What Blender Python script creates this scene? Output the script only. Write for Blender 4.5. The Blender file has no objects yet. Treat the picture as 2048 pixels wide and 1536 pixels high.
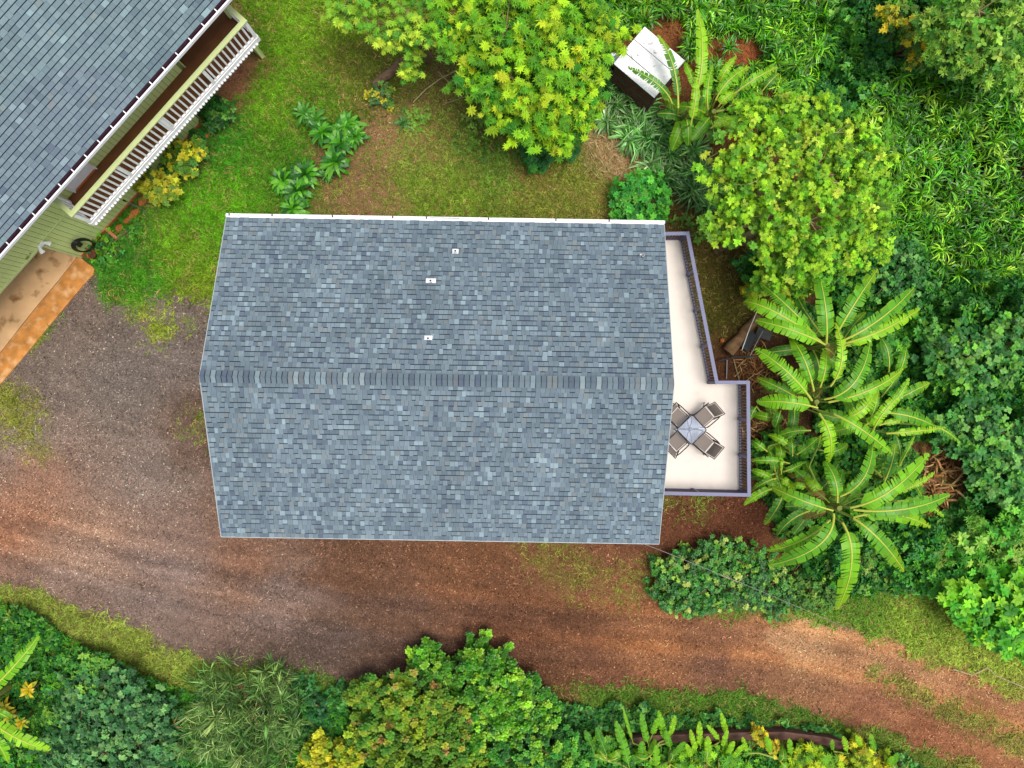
import bpy, math, random
import numpy as np
from mathutils import Vector, Matrix

# ---------------------------------------------------------------- camera, sky, sun, exposure
SC = bpy.context.scene
COL = SC.collection
CAM_H, F = 25.0, 1500.0            # drone height (m), focal length in pixels of a 2048 px wide frame
cam_d = bpy.data.cameras.new('camera'); cam = bpy.data.objects.new('camera', cam_d)
COL.objects.link(cam); cam.location = (0, 0, CAM_H); cam.rotation_euler = (0, 0, 0)
cam_d.sensor_width = 36.0; cam_d.lens = 36.0 * F / 2048.0
cam_d.clip_start = 0.1; cam_d.clip_end = 2000.0
SC.camera = cam

SUN_DIR = Vector((0.24, -0.08, 0.96)).normalized()
world = bpy.data.worlds.new('World'); SC.world = world; world.use_nodes = True
wn = world.node_tree.nodes; wl = world.node_tree.links; wn.clear()
wo = wn.new('ShaderNodeOutputWorld'); bg = wn.new('ShaderNodeBackground'); sky = wn.new('ShaderNodeTexSky')
sky.sky_type = 'NISHITA'; sky.sun_disc = False
sky.sun_elevation = math.asin(SUN_DIR.z); sky.sun_rotation = math.atan2(SUN_DIR.x, SUN_DIR.y)
sky.air_density = 1.0; sky.dust_density = 3.0; sky.ozone_density = 1.0
hs = wn.new('ShaderNodeHueSaturation'); hs.inputs['Saturation'].default_value = 0.38   # thin cloud veils the blue
wl.new(sky.outputs[0], hs.inputs['Color']); wl.new(hs.outputs[0], bg.inputs['Color'])
bg.inputs['Strength'].default_value = 0.10; wl.new(bg.outputs[0], wo.inputs[0])
sun_d = bpy.data.lights.new('sun', 'SUN'); sun_d.energy = 1.5; sun_d.angle = math.radians(28)
sun_d.color = (1.0, 0.94, 0.84)
sun = bpy.data.objects.new('sun', sun_d); COL.objects.link(sun)
sun.rotation_euler = SUN_DIR.to_track_quat('Z', 'Y').to_euler(); sun.location = (10, -6, 40)
SC.view_settings.view_transform = 'Standard'; SC.view_settings.look = 'None'
SC.view_settings.exposure = 0.70; SC.view_settings.gamma = 1.0
SC.view_settings.use_curve_mapping = False
SC.render.engine = 'CYCLES'
SC.cycles.max_bounces = 6; SC.cycles.diffuse_bounces = 3; SC.cycles.transmission_bounces = 4
SC.cycles.transparent_max_bounces = 4; SC.cycles.sample_clamp_indirect = 6.0

R = np.random.default_rng(7)
PI = math.pi

# ---------------------------------------------------------------- helpers
def W(px, py, z=0.0):
    """the place in the garden seen at this spot of the photograph, at height z"""
    s = (CAM_H - z) / F
    return ((px - 1024.0) * s, -(py - 768.0) * s, z)

def lin(c):
    c = np.asarray(c, float) / 255.0
    return np.where(c <= 0.04045, c / 12.92, ((c + 0.055) / 1.055) ** 2.4)

def bary(k): return np.arange(k)

class MB:
    """collects polygons and links them as one mesh object"""
    def __init__(s): s.v = []; s.c = []; s.f = []; s.m = []; s.n = 0; s.sm = []
    def add(s, v, f, c=None, m=0, smooth=False):
        v = np.asarray(v, float).reshape(-1, 3); f = np.asarray(f, int)
        if c is None: c = np.ones((len(v), 3))
        c = np.asarray(c, float)
        if c.ndim == 1: c = np.tile(c, (len(v), 1))
        s.v.append(v); s.c.append(c); s.f.append(f + s.n); s.m.append(m); s.sm.append(smooth); s.n += len(v)
        return s
    def box(s, a, b, c=None, m=0, M=None):
        x0, y0, z0 = a; x1, y1, z1 = b
        v = np.array([(x0,y0,z0),(x1,y0,z0),(x1,y1,z0),(x0,y1,z0),(x0,y0,z1),(x1,y0,z1),(x1,y1,z1),(x0,y1,z1)], float)
        if M is not None: v = v @ np.array(M.to_3x3()).T + np.array(M.translation)
        return s.add(v, [(0,3,2,1),(4,5,6,7),(0,1,5,4),(1,2,6,5),(2,3,7,6),(3,0,4,7)], c, m)
    def tube(s, pts, rad, n=8, c=None, m=0, cap=True, smooth=True, closed=False):
        pts = np.asarray(pts, float); k = len(pts)
        rad = np.full(k, rad) if np.isscalar(rad) else np.asarray(rad, float)
        if closed: T = np.roll(pts, -1, 0) - np.roll(pts, 1, 0)
        else: T = np.gradient(pts, axis=0)
        T /= np.linalg.norm(T, axis=1)[:, None] + 1e-9
        up = np.tile([0, 0, 1.0], (k, 1)); up[np.abs(T[:, 2]) > 0.95] = [1, 0, 0]
        if np.abs(T[:, 2]).max() > 0.8: up[:] = [0.31, 0.95, 0.05]
        A = np.cross(T, up); A /= np.linalg.norm(A, axis=1)[:, None] + 1e-9; B = np.cross(A, T)
        a = np.linspace(0, 2*PI, n, endpoint=False)
        v = (pts[:, None] + rad[:, None, None] * (np.cos(a)[None, :, None] * A[:, None] + np.sin(a)[None, :, None] * B[:, None])).reshape(-1, 3)
        f = []
        for i in range(k if closed else k - 1):
            j = (i + 1) % k
            for q in range(n): f.append((i*n+q, i*n+(q+1) % n, j*n+(q+1) % n, j*n+q))
        s.add(v, f, c, m, smooth)
        if cap and not closed:
            for e, o in ((0, 1), (k-1, -1)):
                vv = np.vstack([v[e*n:(e+1)*n], pts[e]])
                s.add(vv, [(n, q, (q+1) % n) if o < 0 else (n, (q+1) % n, q) for q in range(n)], c, m)
        return s
    def build(s, name, mats, parent=None, loc=None):
        me = bpy.data.meshes.new(name)
        me.vertices.add(s.n); me.vertices.foreach_set('co', np.vstack(s.v).astype(np.float32).ravel())
        li = np.concatenate([f.ravel() for f in s.f]); tot = np.concatenate([np.full(len(f), f.shape[1]) for f in s.f])
        me.loops.add(len(li)); me.loops.foreach_set('vertex_index', li.astype(np.int32))
        me.polygons.add(len(tot)); st = np.concatenate([[0], np.cumsum(tot)[:-1]])
        me.polygons.foreach_set('loop_start', st.astype(np.int32)); me.polygons.foreach_set('loop_total', tot.astype(np.int32))
        me.polygons.foreach_set('material_index', np.concatenate([np.full(len(f), m) for f, m in zip(s.f, s.m)]).astype(np.int32))
        me.polygons.foreach_set('use_smooth', np.concatenate([np.full(len(f), q) for f, q in zip(s.f, s.sm)]).astype(bool))
        ca = me.color_attributes.new('Col', 'FLOAT_COLOR', 'POINT')
        cc = np.ones((s.n, 4), np.float32); cc[:, :3] = np.vstack(s.c); ca.data.foreach_set('color', cc.ravel())
        me.update(calc_edges=True); me.validate()
        for m in (mats if isinstance(mats, (list, tuple)) else [mats]): me.materials.append(m)
        return place(name, me, parent, loc)

def place(name, me, parent=None, loc=None, rot=None, scale=None):
    o = bpy.data.objects.new(name, me); COL.objects.link(o)
    if parent: o.parent = parent
    if loc is not None: o.location = loc
    if rot is not None: o.rotation_euler = rot
    if scale is not None: o.scale = scale
    return o

def thing(name, label, cat, loc=(0,0,0), rz=0.0, group=None):
    o = bpy.data.objects.new(name, None); COL.objects.link(o)
    o.empty_display_size = 0.3; o.location = loc; o.rotation_euler = (0, 0, rz)
    o['label'] = label; o['category'] = cat
    if group: o['group'] = group
    return o

def tag(o, label, cat, group=None, kind=None):
    o['label'] = label; o['category'] = cat
    if group: o['group'] = group
    if kind: o['kind'] = kind
    return o

def copy_tree(o, parent=None):
    c = o.copy(); COL.objects.link(c)
    if parent: c.parent = parent
    for ch in list(o.children): copy_tree(ch, c)
    return c

# smooth value noise on the plane
_g = np.random.default_rng(3).random((256, 256))
def vnoise(x, y):
    xi = np.floor(x).astype(int); yi = np.floor(y).astype(int); fx = x - xi; fy = y - yi
    fx = fx*fx*(3-2*fx); fy = fy*fy*(3-2*fy)
    g = lambda a, b: _g[a % 256, b % 256]
    return (g(xi,yi)*(1-fx)+g(xi+1,yi)*fx)*(1-fy) + (g(xi,yi+1)*(1-fx)+g(xi+1,yi+1)*fx)*fy
def fbm(x, y, k=4):
    t = 0; a = 0.5; n = 0
    for i in range(k): t = t + a*vnoise(x*2**i+17*i, y*2**i+5*i); n += a; a *= 0.5
    return t / n

def inside(poly, x, y):
    poly = np.asarray(poly, float); r = np.zeros(x.shape, bool); n = len(poly)
    for i in range(n):
        x1, y1 = poly[i]; x2, y2 = poly[(i+1) % n]
        c = ((y1 > y) != (y2 > y)); xx = (x2-x1)*(y-y1)/((y2-y1) + 1e-12) + x1
        r ^= c & (x < xx)
    return r

def rbf(pts, x, y, p=4.0, s=40.0):
    """blend of values given at spots"""
    pts = np.asarray(pts, float); out = 0; ws = 0
    for r in pts:
        w = 1.0 / (((x-r[0])**2 + (y-r[1])**2) / s**2 + 0.3) ** (p/2)
        out = out + w[..., None]*r[2:]; ws = ws + w
    return out / ws[..., None]

# ---------------------------------------------------------------- materials
def mat(name, rgb=(200,200,200), rough=0.6, var=0.0, scale=6.0, bump=0.0, bscale=40.0, spec=0.3, metal=0.0,
        attr=False, trans=0.0, var2=None, detail=4.0, coord='Object'):
    m = bpy.data.materials.new(name); m.use_nodes = True; nt = m.node_tree; N = nt.nodes; L = nt.links
    b = N['Principled BSDF']; out = N['Material Output']
    b.inputs['Roughness'].default_value = rough; b.inputs['Metallic'].default_value = metal
    b.inputs['Specular IOR Level'].default_value = spec
    c = lin(rgb)
    tc = N.new('ShaderNodeTexCoord')
    if attr:
        a = N.new('ShaderNodeAttribute'); a.attribute_name = 'Col'; src = a.outputs['Color']
    else:
        a = N.new('ShaderNodeRGB'); a.outputs[0].default_value = (*c, 1); src = a.outputs[0]
    if var > 0:
        n = N.new('ShaderNodeTexNoise'); n.inputs['Scale'].default_value = scale; n.inputs['Detail'].default_value = detail
        L.new(tc.outputs[coord], n.inputs['Vector'])
        mr = N.new('ShaderNodeMapRange'); mr.inputs['From Min'].default_value = 0.3; mr.inputs['From Max'].default_value = 0.7
        mr.inputs['To Min'].default_value = 1-var; mr.inputs['To Max'].default_value = 1+var
        L.new(n.outputs['Fac'], mr.inputs[0])
        mm = N.new('ShaderNodeVectorMath'); mm.operation = 'SCALE'
        L.new(src, mm.inputs[0]); L.new(mr.outputs[0], mm.inputs['Scale']); src = mm.outputs[0]
        if var2:   # second colour in stains
            n2 = N.new('ShaderNodeTexNoise'); n2.inputs['Scale'].default_value = var2[1]; n2.inputs['Detail'].default_value = 8
            L.new(tc.outputs[coord], n2.inputs['Vector'])
            cr = N.new('ShaderNodeMapRange'); cr.inputs['From Min'].default_value = var2[2]; cr.inputs['From Max'].default_value = var2[3]
            L.new(n2.outputs['Fac'], cr.inputs[0])
            mx = N.new('ShaderNodeMix'); mx.data_type = 'RGBA'
            L.new(cr.outputs[0], mx.inputs['Factor']); L.new(src, mx.inputs['A']); mx.inputs['B'].default_value = (*lin(var2[0]), 1)
            src = mx.outputs['Result']
    L.new(src, b.inputs['Base Color'])
    if bump > 0:
        n = N.new('ShaderNodeTexNoise'); n.inputs['Scale'].default_value = bscale; n.inputs['Detail'].default_value = 5
        L.new(tc.outputs[coord], n.inputs['Vector'])
        bm = N.new('ShaderNodeBump'); bm.inputs['Strength'].default_value = bump; bm.inputs['Distance'].default_value = 0.02
        L.new(n.outputs['Fac'], bm.inputs['Height']); L.new(bm.outputs[0], b.inputs['Normal'])
    if trans > 0:
        t = N.new('ShaderNodeBsdfTranslucent'); L.new(src, t.inputs['Color'])
        ms = N.new('ShaderNodeMixShader'); ms.inputs[0].default_value = trans
        L.new(b.outputs[0], ms.inputs[1]); L.new(t.outputs[0], ms.inputs[2]); L.new(ms.outputs[0], out.inputs['Surface'])
    return m

M_leaf = mat('leaf', rough=0.5, spec=0.35, attr=True, trans=0.18)
M_gloss = mat('glossy_leaf', rough=0.36, spec=0.5, attr=True, trans=0.14)
M_banana = mat('banana_leaf', rough=0.42, spec=0.4, attr=True, trans=0.3)
M_grass = mat('grass_blade', rough=0.6, spec=0.2, attr=True, trans=0.3)
M_dry = mat('dry_plant', rough=0.85, spec=0.1, attr=True, var=0.2, scale=12)
M_bark = mat('bark', (112,92,72), rough=0.9, spec=0.1, var=0.35, scale=9, bump=0.6, bscale=30)
M_palebark = mat('pale_bark', (165,148,112), rough=0.85, spec=0.1, var=0.25, scale=9, bump=0.3)
M_shingle = mat('asphalt_shingle', rough=0.92, spec=0.15, attr=True, var=0.13, scale=60, bump=0.5, bscale=180, coord='Object')
M_white = mat('white_paint', (246,246,248), rough=0.45, var=0.05, scale=5)
M_gutter = mat('white_metal', (240,240,244), rough=0.35, var=0.04, scale=3)
M_maroon = mat('dark_gutter_lining', (62,34,48), rough=0.6, var=0.2, scale=8)
M_siding = mat('green_siding', (222,236,158), rough=0.7, var=0.06, scale=2.5, bump=0.15, bscale=60)
M_sidingdark = mat('green_siding_groove', (140,158,88), rough=0.8)
M_limepaint = mat('pale_green_trim', (204,216,154), rough=0.6, var=0.05, scale=4)
M_browndeck = mat('brown_deck_coating', (112,70,40), rough=0.7, var=0.18, scale=2.2, bump=0.1)
M_maroondeck = mat('maroon_joist', (84,34,34), rough=0.7, var=0.15, scale=4)
M_lilac = mat('lilac_grey_paint', (116,118,150), rough=0.5, var=0.06, scale=6)
M_lilacdark = mat('slate_lilac_paint', (88,90,122), rough=0.6, var=0.08, scale=6)
M_baluster = mat('brown_baluster_paint', (92,76,80), rough=0.6, var=0.1)
M_patio = mat('pale_deck_coating', (232,222,214), rough=0.75, var=0.035, scale=3.0, bump=0.06, bscale=50, var2=((214,202,192), 2.3, 0.6, 0.9))
M_frame = mat('dark_brown_metal', (44,36,36), rough=0.4, metal=0.4)
M_sling = mat('taupe_sling_fabric', (132,122,116), rough=0.85, var=0.08, scale=90)
M_black = mat('black_rubber', (22,22,24), rough=0.45, spec=0.5)
M_terra = mat('terracotta', (190,112,62), rough=0.85, var=0.22, scale=12, bump=0.3)
M_concrete = mat('rust_stained_concrete', (244,198,146), rough=0.8, var=0.14, scale=1.3, bump=0.15, bscale=50, var2=((150,96,50), 2.2, 0.54, 0.72), detail=10)
M_apron = mat('orange_clay_stained_concrete', (206,140,72), rough=0.85, var=0.26, scale=3.2, bump=0.2, bscale=40, var2=((232,184,132), 3.4, 0.5, 0.7), detail=10)
M_wall = mat('pale_wall', (196,198,190), rough=0.8, var=0.05)
M_roofedge = mat('grey_roof_edge', (176,184,188), rough=0.6)
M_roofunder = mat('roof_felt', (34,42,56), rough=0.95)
M_shedroof = mat('whitewashed_tin', (238,238,240), rough=0.5, var=0.07, scale=8, var2=((132,112,108), 7.0, 0.62, 0.75))
M_darkwood = mat('weathered_dark_wood', (84,70,64), rough=0.9, var=0.3, scale=10, bump=0.4)
M_rustwood = mat('rusty_brown_board', (100,62,44), rough=0.9, var=0.25, scale=7, bump=0.4)
M_grey = mat('grey_metal', (150,152,156), rough=0.45, metal=0.5)
M_bluegrey = mat('blue_grey_plastic', (132,140,165), rough=0.5)
M_red = mat('red_paint', (170,40,48), rough=0.5)
M_darksheet = mat('dark_plastic_sheet', (50,52,56), rough=0.5, var=0.25, scale=9)
M_soilwall = mat('brown_retaining_board', (98,70,62), rough=0.85, var=0.2, scale=6, bump=0.3)
M_cable = mat('grey_cable', (150,145,138), rough=0.6)

def glass_mat():
    m = bpy.data.materials.new('tinted_table_glass'); m.use_nodes = True; N = m.node_tree.nodes; L = m.node_tree.links
    b = N['Principled BSDF']; b.inputs['Base Color'].default_value = (*lin((150,168,205)), 1); b.inputs['Roughness'].default_value = 0.15
    t = N.new('ShaderNodeBsdfTransparent'); t.inputs['Color'].default_value = (0.62, 0.74, 0.92, 1)
    ms = N.new('ShaderNodeMixShader'); ms.inputs[0].default_value = 0.28
    L.new(t.outputs[0], ms.inputs[1]); L.new(b.outputs[0], ms.inputs[2]); L.new(ms.outputs[0], N['Material Output'].inputs['Surface'])
    return m
M_glass = glass_mat()

# ---------------------------------------------------------------- ground
SOIL = [(50,880,152,122,106),(250,760,124,106,96),(350,700,126,106,98),(300,950,142,114,100),(150,1080,164,122,98),(60,960,166,108,70),
 (20,1040,160,108,80),(110,760,128,104,92),(350,1150,144,110,96),(560,1200,134,104,92),(480,1120,146,96,64),(700,1120,112,74,50),(900,1150,122,80,54),
 (420,850,120,84,62),(650,1300,104,80,70),(850,1270,106,76,62),(1000,1310,112,74,56),(1200,1340,118,78,58),(1300,1280,150,100,68),(1450,1350,122,84,66),
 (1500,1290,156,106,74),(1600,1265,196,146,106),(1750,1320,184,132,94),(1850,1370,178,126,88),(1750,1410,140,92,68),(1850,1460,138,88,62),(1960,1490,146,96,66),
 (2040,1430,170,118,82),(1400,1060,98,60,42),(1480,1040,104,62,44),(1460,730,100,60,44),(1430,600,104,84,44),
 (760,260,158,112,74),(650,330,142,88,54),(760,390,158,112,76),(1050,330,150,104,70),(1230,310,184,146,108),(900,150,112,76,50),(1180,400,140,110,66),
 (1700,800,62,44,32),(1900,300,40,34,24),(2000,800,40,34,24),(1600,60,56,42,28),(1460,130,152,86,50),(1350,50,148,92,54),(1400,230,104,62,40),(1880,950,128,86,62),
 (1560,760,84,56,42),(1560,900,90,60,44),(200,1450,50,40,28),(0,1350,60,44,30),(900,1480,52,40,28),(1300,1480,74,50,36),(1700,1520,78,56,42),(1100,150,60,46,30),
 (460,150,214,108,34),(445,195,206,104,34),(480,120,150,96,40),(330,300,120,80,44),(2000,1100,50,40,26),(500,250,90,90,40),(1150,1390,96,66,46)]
GCOL = [(600,60,108,150,28),(680,40,112,144,34),(540,200,102,150,26),(500,120,84,130,20),(420,420,92,150,24),(360,520,108,150,30),(300,560,70,130,26),(240,510,62,124,30),
 (700,130,100,116,34),(740,190,96,110,34),(430,260,60,130,26),(600,330,74,128,22),(640,200,88,128,26),(900,400,112,140,40),(850,280,122,142,54),(1100,420,122,134,50),
 (1000,300,108,142,50),(700,400,112,128,46),(320,650,136,152,46),(380,590,116,140,34),(300,1310,136,152,62),(450,1370,118,146,56),(100,1230,132,146,60),(50,820,134,140,56),
 (1850,1240,132,158,56),(1950,1310,148,168,64),(1700,1200,100,140,44),(1350,1400,86,124,38),(1600,1430,82,122,38),(1800,1500,98,128,44),(1100,1130,132,136,54),
 (1440,600,88,88,32),(1470,520,92,88,34),(1850,1410,132,130,60),(2000,1470,134,136,60),(560,1400,84,122,40)]
DENS = [(600,50,1),(560,200,1),(480,300,1),(420,400,1),(330,480,1),(300,540,1),(700,50,1),(750,120,.9),(600,330,1),(400,520,1),(240,520,1),(650,160,1),(540,400,1),
 (700,200,.8),(740,160,.8),(850,300,.6),(950,260,.6),(900,400,1),(1000,400,1),(1100,420,1),(1150,350,.8),(850,350,.9),(1000,340,.9),(760,260,.2),(650,330,.15),(740,390,.25),(690,330,.25),(1050,330,.35),
 (900,150,.3),(1230,310,.1),(1200,420,.5),(1380,430,.3),(1450,560,.6),(1430,640,.6),(1470,700,.05),(1540,700,0),(1500,500,.3),(1420,1030,.1),(1500,1050,.05),
 (430,200,.3),(460,140,.1),(300,340,.2),(350,300,.3),(0,1190,.9),(100,1230,1),(200,1265,1),(300,1310,1),(400,1345,1),(500,1370,1),(620,1380,.8),(800,1400,.3),(1000,1440,.1),(1130,1400,.3),
 (1200,1400,1),(1350,1400,1),(1500,1410,1),(1650,1440,1),(1800,1500,1),(1900,1545,1),(1300,1450,.4),(1600,1480,.4),
 (1650,1200,1),(1750,1240,1),(1850,1220,1),(1900,1300,1),(2000,1330,1),(2100,1370,1),(1700,1100,.3),(1900,1100,.2),(1560,1230,.6),(1400,1200,.3),
 (1700,600,0),(1700,900,0),(1900,300,0),(1500,200,0),(1350,100,0),(1100,100,.1),(2000,800,0),(100,1400,0),(300,1480,0),(900,1500,0),(1400,1520,0),(1800,1560,.2),(1280,200,.1)]
DRIVE = [(-700,1000),(-100,880),(188,548),(212,596),(255,618),(300,600),(360,585),(420,600),(460,700),(480,1040),(1320,1050),(1325,1000),(1530,985),(1548,1085),(1500,1112),
 (1310,1112),(1288,1190),(1400,1236),(1550,1238),(1690,1258),(1800,1293),(1900,1338),(2048,1393),(2700,1600),(2700,1850),(2048,1577),(1900,1520),(1750,1464),(1600,1418),
 (1450,1388),(1300,1378),(1150,1383),(1000,1400),(850,1380),(700,1355),(600,1350),(450,1338),(300,1278),(150,1216),(0,1165),(-700,1030)]
PATCH = [(320,655,34,.9),(272,612,38,.8),(40,835,58,.75),(15,790,36,.9),(60,880,40,.5),(380,650,26,.5),(225,590,30,.6),(1100,1105,60,.45),(1150,1150,55,.45),(1240,1165,55,.5),(1060,1080,30,.4),(390,850,30,.35),(1400,1010,30,.5),(1340,1010,24,.6)]
MED = [(1750,1338),(1850,1400),(1950,1440),(2048,1490),(2200,1560)]

def gfield(x, y):
    """grass density at garden spot (60 units a metre, as the photograph's ground)"""
    wx = x + 26*(fbm(x/38, y/38, 3)-.5)*2; wy = y + 26*(fbm(x/38+9, y/38+4, 3)-.5)*2
    d = rbf(DENS, x, y, 4, 40)[..., 0]
    ins = inside(DRIVE, wx, wy)
    d = np.where(ins, 0.0, d)
    for px, py, r, k in PATCH:
        d = np.maximum(d, k*np.clip(1.35-np.hypot(wx-px, wy-py)/r, 0, 1) * (fbm(x/14, y/14, 2) > .42))
    for (ax, ay), (bx, by) in zip(MED[:-1], MED[1:]):
        t = np.clip(((x-ax)*(bx-ax)+(y-ay)*(by-ay))/((bx-ax)**2+(by-ay)**2), 0, 1)
        dd = np.hypot(x-ax-t*(bx-ax), y-ay-t*(by-ay)); wd = 12 + 10*np.clip((x-1750)/200, 0, 1)
        d = np.maximum(d, 0.9*np.clip(1.5-dd/wd, 0, 1) * (fbm(x/20, y/20, 2) > .36))
    return d, ins

def soil_col(x, y):
    x0, y0 = x, y
    x = x+44*(fbm(x/55+3, y/40, 3)-.5)*2; y = y+30*(fbm(x/60, y/40+7, 3)-.5)*2
    c = rbf(SOIL, x, y, 3.2, 40)
    c = lin(c)*np.array([.94,.93,.86])
    # tyre tracks and wash marks running with the drive
    x, y = x0, y0
    fx = np.interp(x, [-300,0,300,700,1100,1500,1800,2048,2400], [1010,1075,1160,1235,1270,1300,1368,1452,1570]); dd = y-fx
    on = np.clip(1.4-np.abs(dd)/110, 0, 1)*np.clip(inside(DRIVE, x, y)*1.0, 0, 1)
    st = (fbm(x/190, dd/9, 4)-.5)*.8*on
    rut = (np.exp(-((dd-46+10*fbm(x/90, y*0, 2))/17)**2)+np.exp(-((dd+34+10*fbm(x/80, y*0+4, 2))/16)**2))*on
    rim = (np.exp(-((dd-6)/13)**2)+np.exp(-((dd+70)/14)**2))*on
    c = c*(1+st*.8-.12*rut+.12*rim)[..., None]*np.stack([1+.06*rim-.03*rut, 1+0*rut, 1-.12*rim+.06*rut], -1)
    n = fbm(x/60, y/16 - x/50, 4)[..., None]; n2 = fbm(x/9, y/9, 3)[..., None]
    g = c.mean(-1, keepdims=True); sat = (.56+.40*np.clip((x0-350)/700,0,1)+.3*np.exp(-((y0-1060)/70)**2)*np.clip(1-x0/500,0,1))[..., None]; c = (g + (c-g)*sat)*1.06
    c = c * (0.72 + 0.56*n) * (0.82 + 0.36*n2)
    return c

def axis(a, b, step, far):
    inner = np.arange(a, b+1e-6, step)
    return np.concatenate([[-far, a-40, a-12, a-3], inner, [b+3, b+12, b+40, far]])

def make_ground():
    xs = axis(-19, 19, 0.1, 700.0); ys = axis(-15, 15, 0.1, 700.0)
    X, Y = np.meshgrid(xs, ys); gx = X*60+1024; gy = 768-Y*60
    d, ins = gfield(gx, gy)
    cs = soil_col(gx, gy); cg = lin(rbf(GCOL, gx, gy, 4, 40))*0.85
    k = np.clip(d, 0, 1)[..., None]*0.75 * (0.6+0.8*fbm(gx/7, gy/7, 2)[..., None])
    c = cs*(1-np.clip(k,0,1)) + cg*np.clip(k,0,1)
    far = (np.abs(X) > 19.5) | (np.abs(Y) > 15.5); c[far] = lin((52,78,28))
    Z = 0.05*(fbm(gx/90, gy/90, 3)-.5)
    hx, hy = X, Y
    Z[(np.abs(X) > 19.2) | (np.abs(Y) > 15.2)] = 0
    ny, nx = X.shape
    V = np.stack([X, Y, Z], -1).reshape(-1, 3); C = c.reshape(-1, 3)
    i = np.arange(ny-1)[:, None]*nx + np.arange(nx-1)[None, :]
    Q = np.stack([i, i+1, i+1+nx, i+nx], -1)
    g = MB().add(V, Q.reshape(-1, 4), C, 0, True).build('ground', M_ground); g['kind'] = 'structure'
    insq = (ins[:-1, :-1] & ins[1:, 1:] & ins[:-1, 1:] & ins[1:, :-1])
    q = Q[insq]; used = np.unique(q); re = np.zeros(len(V), int); re[used] = np.arange(len(used))
    V2 = V[used].copy(); V2[:, 2] += 0.006
    p = MB().add(V2, re[q], C[used], 0, True).build('dirt_driveway', M_ground); p['kind'] = 'structure'

def ground_mat():
    m = bpy.data.materials.new('earth'); m.use_nodes = True; N = m.node_tree.nodes; L = m.node_tree.links
    b = N['Principled BSDF']; b.inputs['Roughness'].default_value = 0.92; b.inputs['Specular IOR Level'].default_value = 0.15
    a = N.new('ShaderNodeAttribute'); a.attribute_name = 'Col'; g = N.new('ShaderNodeNewGeometry')
    n1 = N.new('ShaderNodeTexNoise'); n1.inputs['Scale'].default_value = 14; n1.inputs['Detail'].default_value = 8; n1.inputs['Roughness'].default_value = 0.75
    n1.inputs['Distortion'].default_value = 1.2
    L.new(g.outputs['Position'], n1.inputs['Vector'])
    vo = N.new('ShaderNodeTexVoronoi'); vo.inputs['Scale'].default_value = 22; L.new(g.outputs['Position'], vo.inputs['Vector'])
    mr = N.new('ShaderNodeMapRange'); mr.inputs['From Min'].default_value = .32; mr.inputs['From Max'].default_value = .68
    mr.inputs['To Min'].default_value = 0.42; mr.inputs['To Max'].default_value = 1.75; L.new(n1.outputs['Fac'], mr.inputs[0])
    mr2 = N.new('ShaderNodeMapRange'); mr2.inputs['From Min'].default_value = 0; mr2.inputs['From Max'].default_value = .9
    mr2.inputs['To Min'].default_value = 1.25; mr2.inputs['To Max'].default_value = 0.7; L.new(vo.outputs['Distance'], mr2.inputs[0])
    mu = N.new('ShaderNodeMath'); mu.operation = 'MULTIPLY'; L.new(mr.outputs[0], mu.inputs[0]); L.new(mr2.outputs[0], mu.inputs[1])
    sc = N.new('ShaderNodeVectorMath'); sc.operation = 'SCALE'; L.new(a.outputs['Color'], sc.inputs[0]); L.new(mu.outputs[0], sc.inputs['Scale'])
    L.new(sc.outputs[0], b.inputs['Base Color'])
    bm = N.new('ShaderNodeBump'); bm.inputs['Strength'].default_value = 0.7; bm.inputs['Distance'].default_value = 0.03
    L.new(mu.outputs[0], bm.inputs['Height']); L.new(bm.outputs[0], b.inputs['Normal'])
    return m
M_ground = ground_mat()
make_ground()

# concrete pads (structure)
def poly_prism(pts, z0, z1):
    pts = np.asarray(pts, float); n = len(pts)
    v = np.vstack([np.c_[pts, np.full(n, z0)], np.c_[pts, np.full(n, z1)]])
    mb = MB(); mb.add(v, [[n+i for i in range(n)]])
    mb.add(v, [(i, (i+1) % n, n+(i+1) % n, n+i) for i in range(n)])
    return mb
def w2(L, z=0.0): return [W(a, b, z)[:2] for a, b in L]
def ccw(p):
    a = sum(p[i][0]*p[(i+1) % len(p)][1]-p[(i+1) % len(p)][0]*p[i][1] for i in range(len(p)))
    return p if a > 0 else p[::-1]
o = poly_prism(ccw(w2([(158,512),(148,524),(120,560),(80,607),(40,657),(0,709),(-260,1030),(-560,800),(20,380)])), -0.02, 0.075).build('concrete_pad', M_concrete); o['kind'] = 'structure'
o = poly_prism(ccw(w2([(159,513),(178,528),(190,536),(189,549),(176,562),(150,592),(100,652),(50,713),(0,771),(-200,1010),(-259,1028),(0.5,711),(40.5,659),(80.5,609),(120.5,562),(149,525)])), -0.02, 0.06).build('concrete_apron', M_apron); o['kind'] = 'structure'

# ---------------------------------------------------------------- shingled roofs
SH = [((110,126,137),.38),((118,134,144),.27),((102,117,129),.18),((134,153,163),.08),((122,132,137),.05),((95,108,124),.04)]
SHC = lin([c for c, _ in SH])*1.02; SHP = np.array([p for _, p in SH]); SHP = SHP/SHP.sum()
def tab_verts():
    # x along the course, y down the slope, z off the roof; lifted at the lower edge
    return np.array([(0,0,.001),(1,0,.001),(1,1,.006),(0,1,.006),(0,0,.006),(1,0,.006),(1,1,.017),(0,1,.017)], float)
TAB_F = [(4,7,6,5),(0,4,5,1),(1,5,6,2),(2,6,7,3),(3,7,4,0)]
def tab_mesh(c):
    mb = MB().add(tab_verts(), TAB_F, c); o = mb.build('tab', M_shingle); me = o.data; bpy.data.objects.remove(o); return me
TABM = [tab_mesh(c) for c in SHC]

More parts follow.
